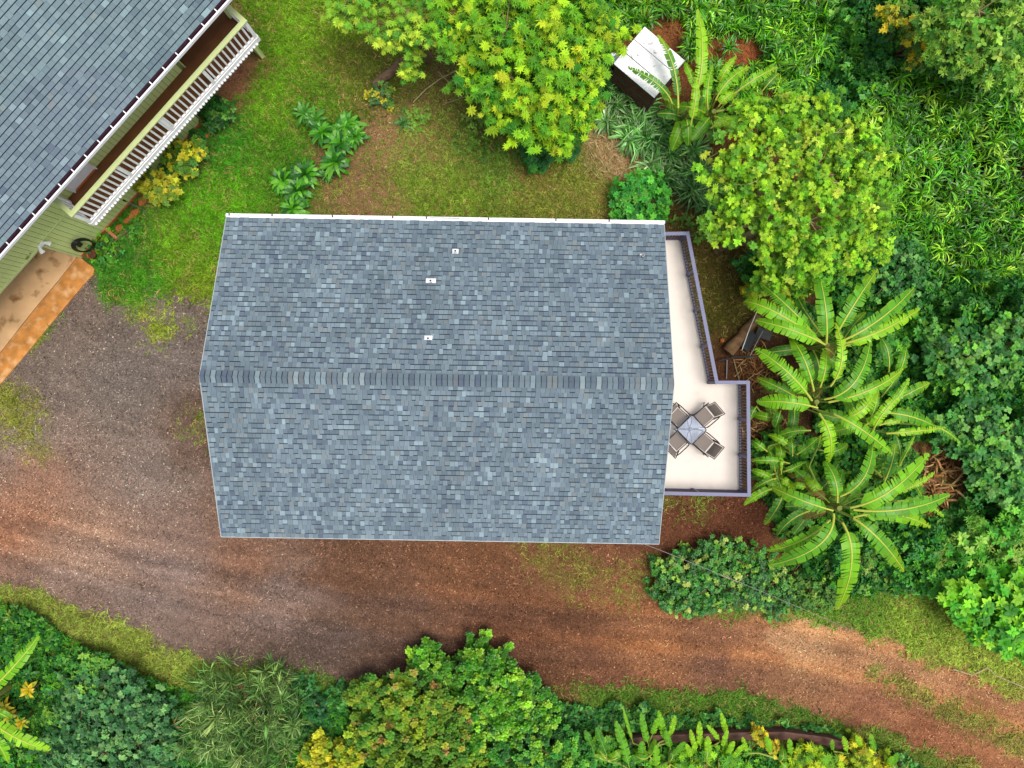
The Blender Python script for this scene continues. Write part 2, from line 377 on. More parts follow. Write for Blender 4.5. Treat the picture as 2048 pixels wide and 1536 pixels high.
def lay_shingles(roof, x0, x1, length, expo, origin, rotx, rz, wmin, wmax, nmax, prefer, gap=.6, tint=None, cont=1.0, hole=None, jv=.26, gl=.79):
    """courses of shingle tabs on one slope. origin/rotx/rz: slope frame in roof coordinates"""
    Mx = Matrix.Translation(origin) @ Matrix.Rotation(rz, 4, 'Z') @ Matrix.Rotation(rotx, 4, 'X')
    A = np.array(Mx.to_3x3()); T = np.array(Mx.translation)
    rows = int(length/expo); tabs = []
    for r in range(rows):
        x = x0 - R.random()*.0; 
        while x < x1 - .03:
            w = R.uniform(wmin, wmax)
            if x + w > x1 - .05: w = x1 - x
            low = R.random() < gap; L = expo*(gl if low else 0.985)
            tabs.append((x+.002, r*expo, w-.005, L, R.choice(len(SHC), p=SHP), 1.0 if not low else 1.25))
            x += w
    tabs = np.array(tabs)
    if prefer is not None:
        order = np.argsort(prefer(tabs)); pick = order[:nmax]; rest = order[nmax:]
    else: pick = []; rest = np.arange(len(tabs))
    for i in pick:
        x, y, w, L, c, h = tabs[i]
        ob = bpy.data.objects.new('shingle', TABM[int(c)]); COL.objects.link(ob); ob.parent = roof
        ob.matrix_local = Mx @ Matrix.Translation((x, y, 0.004)) @ Matrix.Diagonal((w, L, h, 1))
    t = tabs[rest]; base = tab_verts()
    v = base[None]*np.stack([t[:,2], t[:,3], t[:,5]], -1)[:, None] + np.stack([t[:,0], t[:,1], np.full(len(t), .004)], -1)[:, None]
    big = fbm(t[:,0]*1.6, t[:,1]*.45+3, 3)
    c = SHC[t[:,4].astype(int)] * (1 + (R.random((len(t),1))-.5)*jv) * (0.86+.28*big[:, None])
    if tint is not None: c = c*tint
    cc = np.repeat(c[:, None], 8, 1).reshape(-1, 3)
    v = v.reshape(-1, 3) @ A.T + T
    f = (np.array(TAB_F)[None] + 8*np.arange(len(t))[:, None, None]).reshape(-1, 4)
    ob = MB().add(v, f, cc).build('shingles', M_shingle, roof); ob['kind'] = 'stuff'
    return Mx

# ---------------------------------------------------------------- the main house
ZE, ZR = 3.85, 5.50
HX, HL, HW = -1.955, 6.16, 4.51       # centre x, half length, half width at the eaves
house = thing('shingle_house', 'long house with grey blue shingle gable roof in the middle of the plot', 'house', (HX, 0.10, 0), math.radians(-0.95))
sl = math.atan2(ZR-ZE, HW); slen = math.hypot(ZR-ZE, HW)
mb = MB()
mb.box((-HL+.45, -HW+.5, 0), (HL-.45, HW-.5, ZE-.05))
mb.add([(-HL+.45,-HW+.5,ZE-.05),(-HL+.45,HW-.5,ZE-.05),(-HL+.45,0,ZR-.22),(HL-.45,-HW+.5,ZE-.05),(HL-.45,HW-.5,ZE-.05),(HL-.45,0,ZR-.22)], [(0,2,1),(3,4,5)])
mb.build('wall', M_wall, house)
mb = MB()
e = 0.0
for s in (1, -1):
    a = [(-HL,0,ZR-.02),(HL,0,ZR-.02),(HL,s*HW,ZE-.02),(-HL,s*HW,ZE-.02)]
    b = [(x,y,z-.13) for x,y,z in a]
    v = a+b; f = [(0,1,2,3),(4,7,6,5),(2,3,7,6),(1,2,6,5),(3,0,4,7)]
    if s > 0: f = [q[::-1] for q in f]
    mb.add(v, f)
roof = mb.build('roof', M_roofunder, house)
# rotx maps +y(local, down the slope) onto the slope
near = lambda t: t[:,1]*3 + np.abs(t[:,0])*.02
EXP = .1455
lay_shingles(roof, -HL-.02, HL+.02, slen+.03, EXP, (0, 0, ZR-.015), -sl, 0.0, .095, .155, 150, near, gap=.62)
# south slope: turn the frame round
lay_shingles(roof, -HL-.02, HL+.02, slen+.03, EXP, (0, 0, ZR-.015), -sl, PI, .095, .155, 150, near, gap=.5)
# ridge caps
def cap_mesh(c):
    hw, t = .165, .014; n = 4; v = []
    ys = np.linspace(-hw, hw, 7); zs = -np.abs(ys)*.34 + .02*np.exp(-(ys/.05)**2)
    v = [(0, y, z) for y, z in zip(ys, zs)] + [(.14, y, z+.016) for y, z in zip(ys, zs)] + [(.14, y, z-.006) for y, z in zip(ys, zs)]
    f = [(i, 7+i, 8+i, i+1) for i in range(6)] + [(7+i, 14+i, 15+i, 8+i) for i in range(6)]
    ob = MB().add(v, f, c).build('cap', M_shingle); me = ob.data; bpy.data.objects.remove(ob); return me
CAPM = [cap_mesh(c*.95) for c in SHC] + [cap_mesh(lin((142,158,164))), cap_mesh(lin((110,118,126)))]
mb = MB()
for s in (1,-1): mb.add([(-HL,0,ZR+.018),(HL,0,ZR+.018),(HL,s*.15,ZR+.018-.055),(-HL,s*.15,ZR+.018-.055)], [(0,1,2,3) if s<0 else (3,2,1,0)])
mb.build('ridge_underlay', mat('dark_ridge_felt',(34,40,48),.95), roof)
n = 86; st = 2*HL/n
for i in range(n):
    place('ridge_cap', CAPM[R.choice(8, p=[.26,.16,.24,.09,.05,.1,.05,.05])], roof, (-HL+i*st, 0, ZR+.034 + R.uniform(-.002,.002)), (0, 0, R.uniform(-.02,.02)), (st/.14*.88, 1, 1))
# rake trims and fascias
for s, nm in ((1, 'fascia'), (-1, 'fascia')):
    MB().box((-HL-.012, s*HW-.012, ZE-.16), (HL+.012, s*HW+.012, ZE+.008)).build(nm, M_roofedge if s < 0 else M_white, house)
for xe in (-HL-.014, HL+.014):
    for s in (1, -1):
        v = [(xe-.008,0,ZR+.010),(xe+.008,0,ZR+.010),(xe+.008,s*(HW+.01),ZE+.010),(xe-.008,s*(HW+.01),ZE+.012)]
        v += [(x,y,z-.2) for x,y,z in v]
        MB().add(v, [(0,3,2,1) if s>0 else (0,1,2,3),(4,5,6,7),(0,1,5,4),(1,2,6,5),(2,3,7,6),(3,0,4,7)]).build('rake_board', M_roofedge, house)
g = MB()
y0 = HW+.014
g.box((-HL-.03, y0, ZE-.10), (HL+.03, y0+.085, ZE-.088)); g.box((-HL-.03, y0+.07, ZE-.088), (HL+.03, y0+.085, ZE+.02)); g.box((-HL-.03, y0, ZE-.088), (HL+.03, y0+.01, ZE+.01))
g.box((-HL-.03, y0+.008, ZE-.0), (HL+.03, y0+.072, ZE+.012))     # guard sheet over the trough
g.box((-HL-.032, y0, ZE-.10), (-HL-.02, y0+.085, ZE+.02)); g.box((HL+.02, y0, ZE-.10), (HL+.032, y0+.085, ZE+.02))
gut = g.build('gutter', M_gutter, house)
for xx in (-HL+.05, -4.9, -3.2, -1.5, -.55, 1.2, 3.1, 4.6): MB().box((xx, y0+.02, ZE+.012), (xx+.035, y0+.085, ZE+.02)).build('gutter_screw', M_frame, gut)
MB().box((-.45, y0+.045, ZE+.0125), (.4, y0+.06, ZE+.016)).build('debris', M_frame, gut)
# vents through the roof
def vent(px, py, w, d, pipe):
    for _z in (4.6,):
        z = 4.6
        for k in range(6):
            x, y, _ = W(px, py, z); ly = y - .10; z = ZR - abs(ly)*math.tan(sl)
        x, y, _ = W(px, py, z)
    lx, ly = x-HX, y-.10
    a = math.radians(.95); lx, ly = lx*math.cos(a)-ly*math.sin(a), lx*math.sin(a)+ly*math.cos(a)
    z = ZR - abs(ly)*math.tan(sl)
    mb = MB(); Mx = Matrix.Translation((lx, ly, z+.02)) @ Matrix.Rotation(-sl, 4, 'X')
    mb.box((-w/2, -d/2, 0), (w/2, d/2, .018), M=Mx)
    v = mb.build('roof_vent', M_white, roof)
    q = MB(); q.tube([(lx+.01, ly-.02, z), (lx+.01, ly-.02, z+.22)], .042, 10); q.tube([(lx+.01, ly-.02, z+.221), (lx+.01, ly-.02, z+.224)], .03, 8, m=1)
    q.build('vent_pipe', [M_white if pipe else M_grey, M_black], v)
vent(911, 503, .17, .14, 1); vent(862, 562, .27, .13, 1); vent(857, 676, .21, .12, 1); vent(1283, 511, .09, .09, 0)

# ---- raised patio deck beside it, part of the house
ZD = 1.35
DK = [W(a, b, ZD)[:2] for a, b in [(1290,480),(1361,479),(1417,765),(1477,765),(1479,981),(1290,977)]]
deckp = poly_prism(ccw(DK), ZD-.16, ZD)
IM = house.matrix_basis.copy(); IM = (Matrix.Translation(house.location) @ Matrix.Rotation(math.radians(-.95), 4, 'Z')).inverted()
def to_house(o): o.parent = house; o.matrix_parent_inverse = IM; return o
deck = to_house(deckp.build('deck', M_patio))
mb = MB()
for a, b in ((1365,560),(1385,660),(1408,755),(1465,780),(1465,870),(1465,965),(1380,970),(1340,600),(1340,900)):
    x, y, _ = W(a, b, ZD); MB().box((x-.07, y-.07, 0), (x+.07, y+.07, ZD-.16)).build('deck_post', M_lilacdark, deck)
rail = to_house(MB().tube([(DK[1][0], DK[1][1], ZD+.03), (DK[1][0]+.001, DK[1][1], ZD+.09)], .02).build('railing', M_lilacdark))
bal = MB().box((-.017,-.017,0),(.017,.017,.80)).build('b', M_baluster); BM = bal.data; bpy.data.objects.remove(bal)
post = MB().box((-.045,-.045,0),(.045,.045,.93)).build('b', M_lilacdark); PMh = post.data; bpy.data.objects.remove(post)
segs = [(DK[0], DK[1]), (DK[1], DK[2]), (DK[2], DK[3]), (DK[3], DK[4]), (DK[4], DK[5])]
def railseg(rail, a, b, zd, h, mcap, mbot, balm, pstm, capw, step, npost, first=True, capt=.04, inset=0.05, botw=.03, hb=.07, lift=0.0):
    a = np.array(a, float); b = np.array(b, float); L = np.linalg.norm(b-a); d = (b-a)/L; nrm = np.array([-d[1], d[0]])
    ang = math.atan2(d[1], d[0]); Mx = Matrix.Translation((a[0], a[1], zd)) @ Matrix.Rotation(ang, 4, 'Z')
    MB().box((-capw/2, -capw/2, h+lift), (L+capw/2, capw/2, h+capt+lift), M=Mx).build('top_rail', mcap, rail)
    MB().box((.02, -botw, hb+lift), (L-.02, botw, hb+.045+lift), M=Mx).build('bottom_rail', mbot, rail)
    MB().box((.02, -.02, h-.06), (L-.02, .02, h-.001), M=Mx).build('rail_band', mbot, rail)
    for i in range(npost+1):
        if i == 0 and not first: continue
        t = L*i/npost; place('rail_post', pstm, rail, (a[0]+d[0]*t, a[1]+d[1]*t, zd+.002), (0,0,ang))
    k = int(L/step)
    for i in range(1, k):
        t = L*i/k
        if min(abs(t-L*j/npost) for j in range(npost+1)) < .05: continue
        place('baluster', balm, rail, (a[0]+d[0]*t, a[1]+d[1]*t, zd+hb+.045), (0,0,ang))
for k_, ((a, b), npst, fi) in enumerate(zip(segs, (1, 4, 1, 3, 2), (True, False, False, False, False))):
    railseg(rail, a, b, ZD, .93, M_lilac, M_lilacdark, BM, PMh, .105, .092, npst, fi, lift=.003*(k_ % 2))

# ---- cafe table and four sling chairs on the deck
ZT = ZD+.70
tx, ty, _ = W(1383.7, 859.6, ZT)
tab = thing('patio_table', 'small square glass-topped table turned diagonally between four sling chairs on the deck', 'table', (tx, ty, ZD), math.radians(44))
hw = .325
def rrect(hw, r, n=4):
    p = []
    for cx, cy, a0 in ((hw-r,hw-r,0),(-hw+r,hw-r,90),(-hw+r,-hw+r,180),(hw-r,-hw+r,270)):
        for i in range(n+1): a = math.radians(a0+90*i/n); p.append((cx+r*math.cos(a), cy+r*math.sin(a)))
    return p
poly_prism(rrect(hw-.012, .05), .695, .703).build('glass_top', M_glass, tab)
MB().tube([(x, y, .70) for x, y in rrect(hw, .06)], .014, 8, closed=True).build('table_frame', M_frame, tab)
for sx, sy in ((1,1),(-1,1),(-1,-1),(1,-1)):
    MB().tube([(sx*.29, sy*.29, .685), (sx*.12, sy*.12, .60), (sx*.045, sy*.045, .42), (sx*.08, sy*.08, .2), (sx*.26, sy*.26, .0)], .013, 8).build('leg', M_frame, tab)
MB().tube([(0,0,.40),(0,0,.46)], .07, 10).build('leg_ring', M_frame, tab)
MB().tube([(0,0,.62),(0,0,.64)], .05, 4).build('umbrella_hub', M_bluegrey, tab)

def make_chair():
    # faces +y (towards the table); origin on the deck below the seat centre
    c = thing('sling_chair', '', 'chair', (0,0,0), 0, 'sling chairs round the glass table')
    w = .235
    def sheet(p, name):   # p: profile (y,z) list
        v = []; 
        for y, z in p: v += [(-w+.03, y, z), (-.07, y, z-.008), (.07, y, z-.008), (w-.03, y, z)]
        k = len(p); f = [(4*i+j, 4*i+j+1, 4*i+5+j, 4*i+4+j) for i in range(k-1) for j in range(3)]
        mb = MB().add(v, f, None, 0, True); v2 = [(x, y, z-.012) for x, y, z in v]; mb.add(v2, [q[::-1] for q in f], None, 0, True)
        return mb.build(name, M_sling, c)
    sheet([(.24,.43),(.22,.44),(.05,.415),(-.10,.41),(-.19,.42)], 'seat')
    sheet([(-.225,.46),(-.26,.58),(-.30,.70),(-.37,.85),(-.41,.90)], 'backrest')
    for s in (-1, 1):
        MB().tube([(s*w,.25,.43),(s*w,.05,.42),(s*w,-.16,.41),(s*w,-.21,.43),(s*w,-.25,.56),(s*w,-.30,.72),(s*w,-.38,.88),(s*w,-.43,.92)], .013, 8).build('side_rail', M_frame, c)
        MB().tube([(s*(w+.035),-.33,.60),(s*(w+.045),-.2,.64),(s*(w+.045),.1,.65),(s*(w+.04),.20,.63)], .017, 8).build('armrest', M_frame, c)
        MB().tube([(s*(w+.04),.20,.63),(s*(w+.03),.23,.45),(s*(w+.03),.26,.0)], .014, 8).build('leg', M_frame, c)
        MB().tube([(s*(w+.035),-.33,.60),(s*(w+.02),-.15,.42),(s*(w+.02),-.34,.0)], .014, 8).build('leg', M_frame, c)
    MB().tube([(-w,.25,.43),(w,.25,.43)], .013, 8).build('front_bar', M_frame, c)
    MB().tube([(-w,-.43,.92),(w,-.43,.92)], .013, 8).build('top_bar', M_frame, c)
    MB().tube([(-w,-.205,.43),(w,-.205,.43)], .008, 6).build('seat_back_bar', M_white, c)
    MB().tube([(-w-.03,.235,.25),(w+.03,.235,.25)], .01, 6).build('stretcher', M_frame, c)
    return c
ch0 = make_chair()
spots = [(1410,832.5,40,'grey sling chair at upper right of the glass table, out on the deck'),
         (1409,886,-40,'grey sling chair at lower right of the glass table, towards the railing corner'),
         (1356,834,137,'grey sling chair upper left of the glass table, its back tucked under the roof edge'),
         (1354,884,-137,'grey sling chair lower left of the glass table, partly hidden by the roof edge')]
for i, (a, b, dg, lb) in enumerate(spots):
    c = ch0 if i == 0 else copy_tree(ch0)
    x, y, _ = W(a, b, ZD+.45); c.location = (x, y, ZD)
    c.rotation_euler = (0, 0, math.radians(dg+90)); c['label'] = lb

# overhead service cable from the eave to the verge
p0 = np.array(W(1284, 1086, 3.6)); p1 = np.array(W(1705, 1261, .08)); pts = []
for t in np.linspace(0, 1, 30): q = p0*(1-t)+p1*t; q[2] -= 1.1*t*(1-t); pts.append(q)
tag(MB().tube(pts, .007, 6).build('service_cable', M_cable), 'thin grey cable sagging from the lower right roof corner over the hedge to the drive', 'cable')

# ---------------------------------------------------------------- the lime green house, top left
LX, LY, _ = W(165, 513, 0)
lh = thing('green_sided_house', 'two storey pale green house with blue grey shingles and white balcony, top left', 'house', (LX, LY, 0), math.atan2(.746, .666))
ZF, ZG = 2.72, 5.0
# local x = along the wall, local y = into the house
mb = MB()
mb.box((0.002, .03, 0), (6.07, .2, ZF-.1)); mb.box((6.07-.14, .2, 0), (6.07, 3.2, ZF-.1)); mb.box((0.0, .2, 0), (.14, 6, ZF-.1))
mb.box((-9, .03, 2.1), (0, .2, ZG)); mb.box((0, .03, ZF-.1), (6.9, .2, ZG)); mb.box((6.78, .2, ZF), (6.9, 1.9, ZG))
mb.box((6.9, 1.9, ZF), (9.05, 2.05, ZG)); mb.box((6.07, 3.2, 0), (9.05, 3.35, ZF-.1)); mb.box((-9, 6, 0), (9.05, 6.2, ZG)); mb.box((8.95, 2.05, 0), (9.05, 6, ZG))
mb.box((-9, .2, 2.1), (9, 6, 2.2))
mb.build('wall', M_sidingdark, lh)
bw = .158
bdA = MB().box((.005, .0, 0), (bw-.008, .03, ZG)).build('b', M_siding).data
bdB = MB().box((.005, .0, 2.12), (bw-.008, .03, ZG)).build('b', M_siding).data
bdC = MB().box((.005, .0, ZF), (bw-.008, .03, ZG)).build('b', M_siding).data
for o_ in [o for o in bpy.data.objects if o.name.startswith('b') and o.name.split('.')[0] == 'b']: bpy.data.objects.remove(o_)
x = 0.0
while x < 6.9 - bw: place('siding_board', bdA if x < 6.07-bw else bdC, lh, (x, 0, 0)); x += bw
x = -bw
while x > -6.0: place('siding_board', bdB, lh, (x, 0, 0)); x -= bw
MB().box((-9, -.018, 2.085), (.02, .03, 2.16)).build('trim_board', M_limepaint, lh)
MB().box((.02, -.02, 2.26), (1.6, .0, 2.30)).build('trim_board', M_limepaint, lh)
MB().box((-.07, -.022, 0), (.0, .12, 2.085)).build('corner_board', M_limepaint, lh)
MB().box((6.9, -.01, ZF), (6.94, .2, ZG)).build('corner_board', M_limepaint, lh)
MB().box((0, -.03, 0), (6.07, .0, .12)).build('stained_footing', M_terra, lh)
# white balcony door and ground window
dr = MB().box((2.0, -.03, ZF), (2.9, .0, ZF+2.05)).build('balcony_door', M_white, lh)
MB().box((2.05, -.06, ZF+.01), (2.86, -.031, ZF+.07)).build('door_sill', M_terra, dr)
MB().box((1.96, -.06, ZF), (2.0, -.0, ZF+2.1)).build('door_jamb', M_white, dr); MB().box((2.9, -.06, ZF), (2.94, -.0, ZF+2.1)).build('door_jamb', M_white, dr)
wi = MB().box((4.45, -.05, .93), (6.0, .0, 2.1)).build('window', M_white, lh)
MB().box((4.4, -.14, .90), (6.05, -.05, .93)).build('sill', M_white, wi); MB().box((4.55, -.056, 1.0), (5.9, -.051, 2.0)).build('pane', M_bluegrey, wi)
MB().box((4.5, -.1, .931), (5.95, -.06, .95)).build('window_track', M_maroon, wi)
# balcony
S0, S1, TD = 1.6, 9.02, 1.0
bal = MB().box((S0, -TD, ZF-.14), (S1, -.0, ZF)).build('balcony_floor', M_browndeck, lh)
MB().box((6.9, 0.0, ZF-.14), (S1, 1.9, ZF+.001)).build('porch_floor', M_browndeck, lh)
MB().box((S0-.02, -TD-.03, ZF-.2), (S1+.02, -TD, ZF+.03)).build('rim_board', M_white, bal)
MB().box((S0-.05, -TD, ZF-.2), (S0, .0, ZF+.03)).build('rim_board', M_white, bal)
MB().box((S1, -TD, ZF-.2), (S1+.04, .0, ZF+.03)).build('rim_board', M_white, bal)
nb = int((S1-S0)/.12); jl = MB().box((0,-.045,0),(.07,0,.05)).build('j', M_white); jm = jl.data; bpy.data.objects.remove(jl)
for i in range(nb): place('joist_end', jm, bal, (S0+.03+i*.12, -TD-.03, ZF-.19+R.uniform(-.01,.01)))
rb = MB().box((-.028,-.022,0),(.028,.022,.86)).build('j', M_white); RBM = rb.data; bpy.data.objects.remove(rb)
rp = MB().box((-.05,-.05,0),(.05,.05,.97)).build('j', M_white); RPM = rp.data; bpy.data.objects.remove(rp)
rl = MB().box((S0, -TD+.02, ZF+.001), (S1, -TD+.06, ZF+.03)).build('railing', M_white, lh)
yv = -TD+.03
railseg(rl, (S0+.04, yv), (S1-.04, yv), ZF, .97, M_limepaint, M_white, RBM, RPM, .145, .168, 4, True, hb=.05)
railseg(rl, (S1-.04, yv+.1), (S1-.04, .1), ZF, .965, M_limepaint, M_white, RBM, RPM, .145, .168, 1, False, hb=.05, lift=.006)
railseg(rl, (S0+.04, yv+.1), (S0+.04, -.12), ZF, .965, M_limepaint, M_white, RBM, RPM, .145, .168, 1, False, hb=.05, lift=.009)
MB().box((8.88, -.06, ZF), (9.0, .06, ZG)).build('porch_post', M_siding, lh)
MB().box((8.9, -.1, 0), (9.0, .3, ZF-.16)).build('end_wall', M_siding, lh)
MB().box((9.001, -.12, 0), (9.03, .32, ZF-.16)).build('corner_board', M_limepaint, lh)
# roof
tg = 0.94; sa = math.atan(.34); yr = 5.8
zr = ZG+.06+(yr+tg)*.34
mb = MB(); a = [(-12,-tg,ZG+.04),(9.9,-tg,ZG+.04),(9.9,yr,zr-.02),(-12,yr,zr-.02)]; b = [(x,y,z-.16) for x,y,z in a]
mb.add(a+b, [(0,1,2,3),(4,7,6,5),(0,4,5,1),(1,5,6,2)])
a = [(-12,yr,zr-.02),(9.9,yr,zr-.02),(9.9,yr*2+tg,ZG+.04),(-12,yr*2+tg,ZG+.04)]; b = [(x,y,z-.16) for x,y,z in a]; mb.add(a+b, [(0,1,2,3),(4,7,6,5),(1,5,6,2)])
roof2 = mb.build('roof', M_roofunder, lh)
SL2 = math.hypot(yr+tg, zr-ZG-.06)
# frame: origin at ridge, y down towards the camera -> rotate by pi
near2 = lambda t: np.hypot((SL2 - t[:,1]) - .6, (t[:,0]-(-3.0))*.55)
SHP_keep = SHP.copy(); SHP = np.array([.46,.38,.11,.02,.02,.01]); SHP = SHP/SHP.sum()
lay_shingles(roof2, -9.9, 8.0, SL2+.05, .152, (0, yr, zr-.005), -sa, PI, .14, .26, 300, near2, gap=.97, tint=np.array([1.0,1.06,1.0]), jv=.16, gl=.87)
SHP = SHP_keep
MB().box((-12, -tg-.022, ZG-.14), (9.9, -tg, ZG+.03)).build('fascia', M_maroon, roof2)
g = MB(); y1 = -tg-.022; y0 = y1-.13
g.box((-12, y0, ZG-.08), (9.9, y1, ZG-.07), m=1); g.box((-12, y0-.001, ZG-.069), (9.9, y0+.045, ZG+.035), m=0); g.box((-12, y1-.012, ZG-.069), (9.9, y1, ZG+.0), m=1)
gut2 = g.build('gutter', [M_gutter, M_maroon], roof2)
for i in range(34):
    xx = -7.6+i*.52; MB().box((xx, y0-.012, ZG+.036), (xx+.03, y1+.015, ZG+.046)).build('gutter_strap', M_gutter, gut2)
# two-headed floodlight under the wall edge
fx = -.02
fl = MB().box((-.10,-.07,2.17),(.12,-.02,2.30)).build('floodlight', M_white, lh)
for q in (-.11, .13): MB().tube([(q*.8,-.05,2.25),(q*1.3,-.13,2.20),(q*1.5,-.2,2.16)], [.035,.065,.085], 12).build('lamp_head', M_white, fl)
MB().box((-.62,-.03,2.24),(-.5,-.019,2.34)).build('wall_vent', M_sidingdark, lh); MB().box((-.42,-.03,2.30),(-.37,-.019,2.36)).build('wall_vent', M_sidingdark, lh)

def lw(s, t, z=0.0):  # wall frame -> world
    c, q = .666, .746; return (LX + s*c + t*q, LY + s*q - t*c, z)
# hose on its hanger
hose = thing('garden_hose', 'black garden hose hung in a long loop on the pale green wall', 'hose', lw(.45, .10, 0), math.atan2(.746,.666))
for k in range(4):
    a = np.linspace(0, 2*PI, 30, endpoint=False)
    MB().tube(np.stack([(.26-.012*k)*np.cos(a)+.01*k, -.03-.025*k+0*a, .70+(.52-.02*k)*np.sin(a)], -1), .021, 7, closed=True).build('hose_loop', M_black, hose)
MB().box((-.07,-.10,.82),(.07,.1,.92)).build('hanger', M_black, hose)
MB().tube([(.2,-.08,.35),(.34,-.12,.2),(.38,-.15,.04),(.2,-.2,.03),(-.15,-.25,.03)], .016, 7).build('hose_tail', M_black, hose)
# stake, pot, edging stones, plank
x, y, _ = W(291, 421, 0); tag(MB().tube([(x,y,0),(x-.01,y,1.28)], .018, 8).tube([(x-.01,y,1.281),(x-.01,y,1.40)], .028, 8, m=1).build('metal_stake', [M_grey, M_black]), 'thin grey metal stake with dark cap standing in the flower bed by the green wall', 'stake')
x, y, _ = W(190, 511, 0)
pot = thing('flower_pot', 'round terracotta pot of red soil at the house corner by the concrete', 'pot', (x, y, 0))
MB().tube([(0,0,0),(0,0,.2),(0,0,.201),(0,0,.24)], [.10,.135,.155,.155], 16, cap=False).build('pot_body', M_terra, pot); MB().tube([(0,0,.19),(0,0,.2)], .13, 14).build('soil', M_rustwood, pot)
stones = [(434,246,.16,.09,50,'topmost'),(415,269,.19,.08,55,'second'),(287,402,.24,.10,52,'third'),(269,428,.25,.11,48,'fourth'),(256,442,.17,.10,20,'fifth'),(239,458,.17,.10,45,'lowest')]
nm = ['orange edging stone farthest up the flower bed, small, beside the dark green bush','narrow orange edging stone, second from the top end of the flower bed',
      'long orange edging stone just right of the metal stake','large orange edging stone just below the metal stake','short orange edging stone touching the large one below the stake','lowest orange edging stone, beside the leaning terracotta plank']
for (a, b, l, w_, dg, _), lb in zip(stones, nm):
    x, y, _ = W(a, b, 0); mb = MB(); n = 9
    an = np.linspace(0, 2*PI, n, endpoint=False); rr = 1+R.uniform(-.18,.18,n)
    ring = lambda s, z: np.stack([l*rr*s*np.cos(an), w_*rr*s*np.sin(an), np.full(n, z)], -1)
    v = np.vstack([ring(1,0), ring(1.02,.06), ring(.8,.10), [[0,0,.11]]])
    f = [(i,(i+1)%n,n+(i+1)%n,n+i) for i in range(n)]+[(n+i,n+(i+1)%n,2*n+(i+1)%n,2*n+i) for i in range(n)]
    mb.add(v, f); mb.add(v, [(2*n+i,2*n+(i+1)%n,3*n) for i in range(n)])
    o = mb.build('edging_stone', M_terra, None, (x, y, 0)); o.rotation_euler = (0,0,math.radians(dg)); tag(o, lb, 'stone', 'orange stones edging the flower bed')
x, y, _ = W(222, 466, .1); o = MB().box((-.26,-.05,0),(.26,.05,.035)).build('terracotta_plank', mat('salmon_board',(214,128,92),.8,var=.12), None, (x,y,.1)); o.rotation_euler = (.2,0.12,math.radians(-42)); tag(o, 'salmon coloured narrow plank leaning in the bed between the wall and lawn', 'plank')

# ---------------------------------------------------------------- shed, top centre
ZS = 1.75
c4 = [np.array(W(a, b, ZS)) for a, b in ((1289,53),(1371,122),(1310,194),(1226,129))]
cen = sum(c4)/4; ax = c4[1]-c4[0]; Lx = (np.linalg.norm(c4[1]-c4[0])+np.linalg.norm(c4[2]-c4[3]))/2; Ly = (np.linalg.norm(c4[2]-c4[1])+np.linalg.norm(c4[3]-c4[0]))/2
shed = thing('garden_shed', 'small shed with flat whitewashed tin roof and dark plank sides under banana leaves', 'shed', (cen[0], cen[1], 0), math.atan2(ax[1], ax[0]))
for i, (p, q) in enumerate(((-1, -.36), (-.33, .30), (.33, 1))):
    MB().box((-Lx/2, p*Ly/2, ZS-.03+.006*(i%2)), (Lx/2-.01*i, q*Ly/2, ZS+.006*(i%2))).build('roof_sheet', M_shedroof, shed)
hx, hy = Lx/2-.07, Ly/2-.06
for y_, sgn in ((-hy, -1), (hy, 1)):
    for k in range(6): MB().box((-hx, y_-.02+R.uniform(-.01,.01), .05+k*.27), (hx, y_+.02, .05+k*.27+.24)).build('plank', M_darkwood if k%2 else M_rustwood, shed)
for x_ in (-hx, hx):
    for k in range(6): MB().box((x_-.018, -hy+.03, .05+k*.27), (x_+.018+R.uniform(-.01,.01), hy-.03, .05+k*.27+.24)).build('plank', M_darkwood if (k+1)%2 else M_rustwood, shed)
for sx in (-1,1):
    for sy in (-1,1): MB().box((sx*hx-.04,sy*(hy-.05)-.04,0),(sx*hx+.04,sy*(hy-.05)+.04,ZS-.03)).build('post', M_darkwood, shed)
# plank bench / stacked boards along the near side
c = thing('board_stack', 'low stack of grey weathered boards along the near side of the shed', 'boards', (*W(1262,176,.3)[:2], 0), math.radians(-38))
for k, (y_, z_, l) in enumerate(((-.1,.25,1.5),(-.22,.2,1.6),(-.33,.12,1.4),(.0,.35,1.45))): MB().box((-l/2,y_-.05,z_-.03),(l/2,y_+.05,z_)).build('board', (M_darkwood, M_soilwall)[k%2], c)
# small cart
x, y, _ = W(1220, 116, .5)
ct = thing('garden_cart', 'small blue grey cart with red handle frame poking out left of the shed', 'cart', (x, y, 0), math.radians(-38))
MB().box((-.05,-.18,.35),(.55,.18,.6)).build('cart_body', M_darkwood, ct); MB().box((-.05,-.1,.601),(.5,.16,.64)).build('cart_lid', M_bluegrey, ct); MB().box((-.02,-.14,.641),(.10,.17,.70)).build('cart_handle', M_white, ct)
MB().tube([(-.05,-.2,.55),(-.22,-.16,.62),(-.24,.12,.62),(-.05,.18,.58)], .028, 8).build('cart_frame', M_red, ct)
MB().tube([(-.22,-.1,.62),(-.42,-.05,.66),(-.44,.06,.68)], .02, 8).build('cart_grip', M_black, ct)
for s in (-1,1): MB().tube([(.25,s*.2,.14),(.25,s*.24,.14)], .14, 14).build('wheel', M_black, ct)

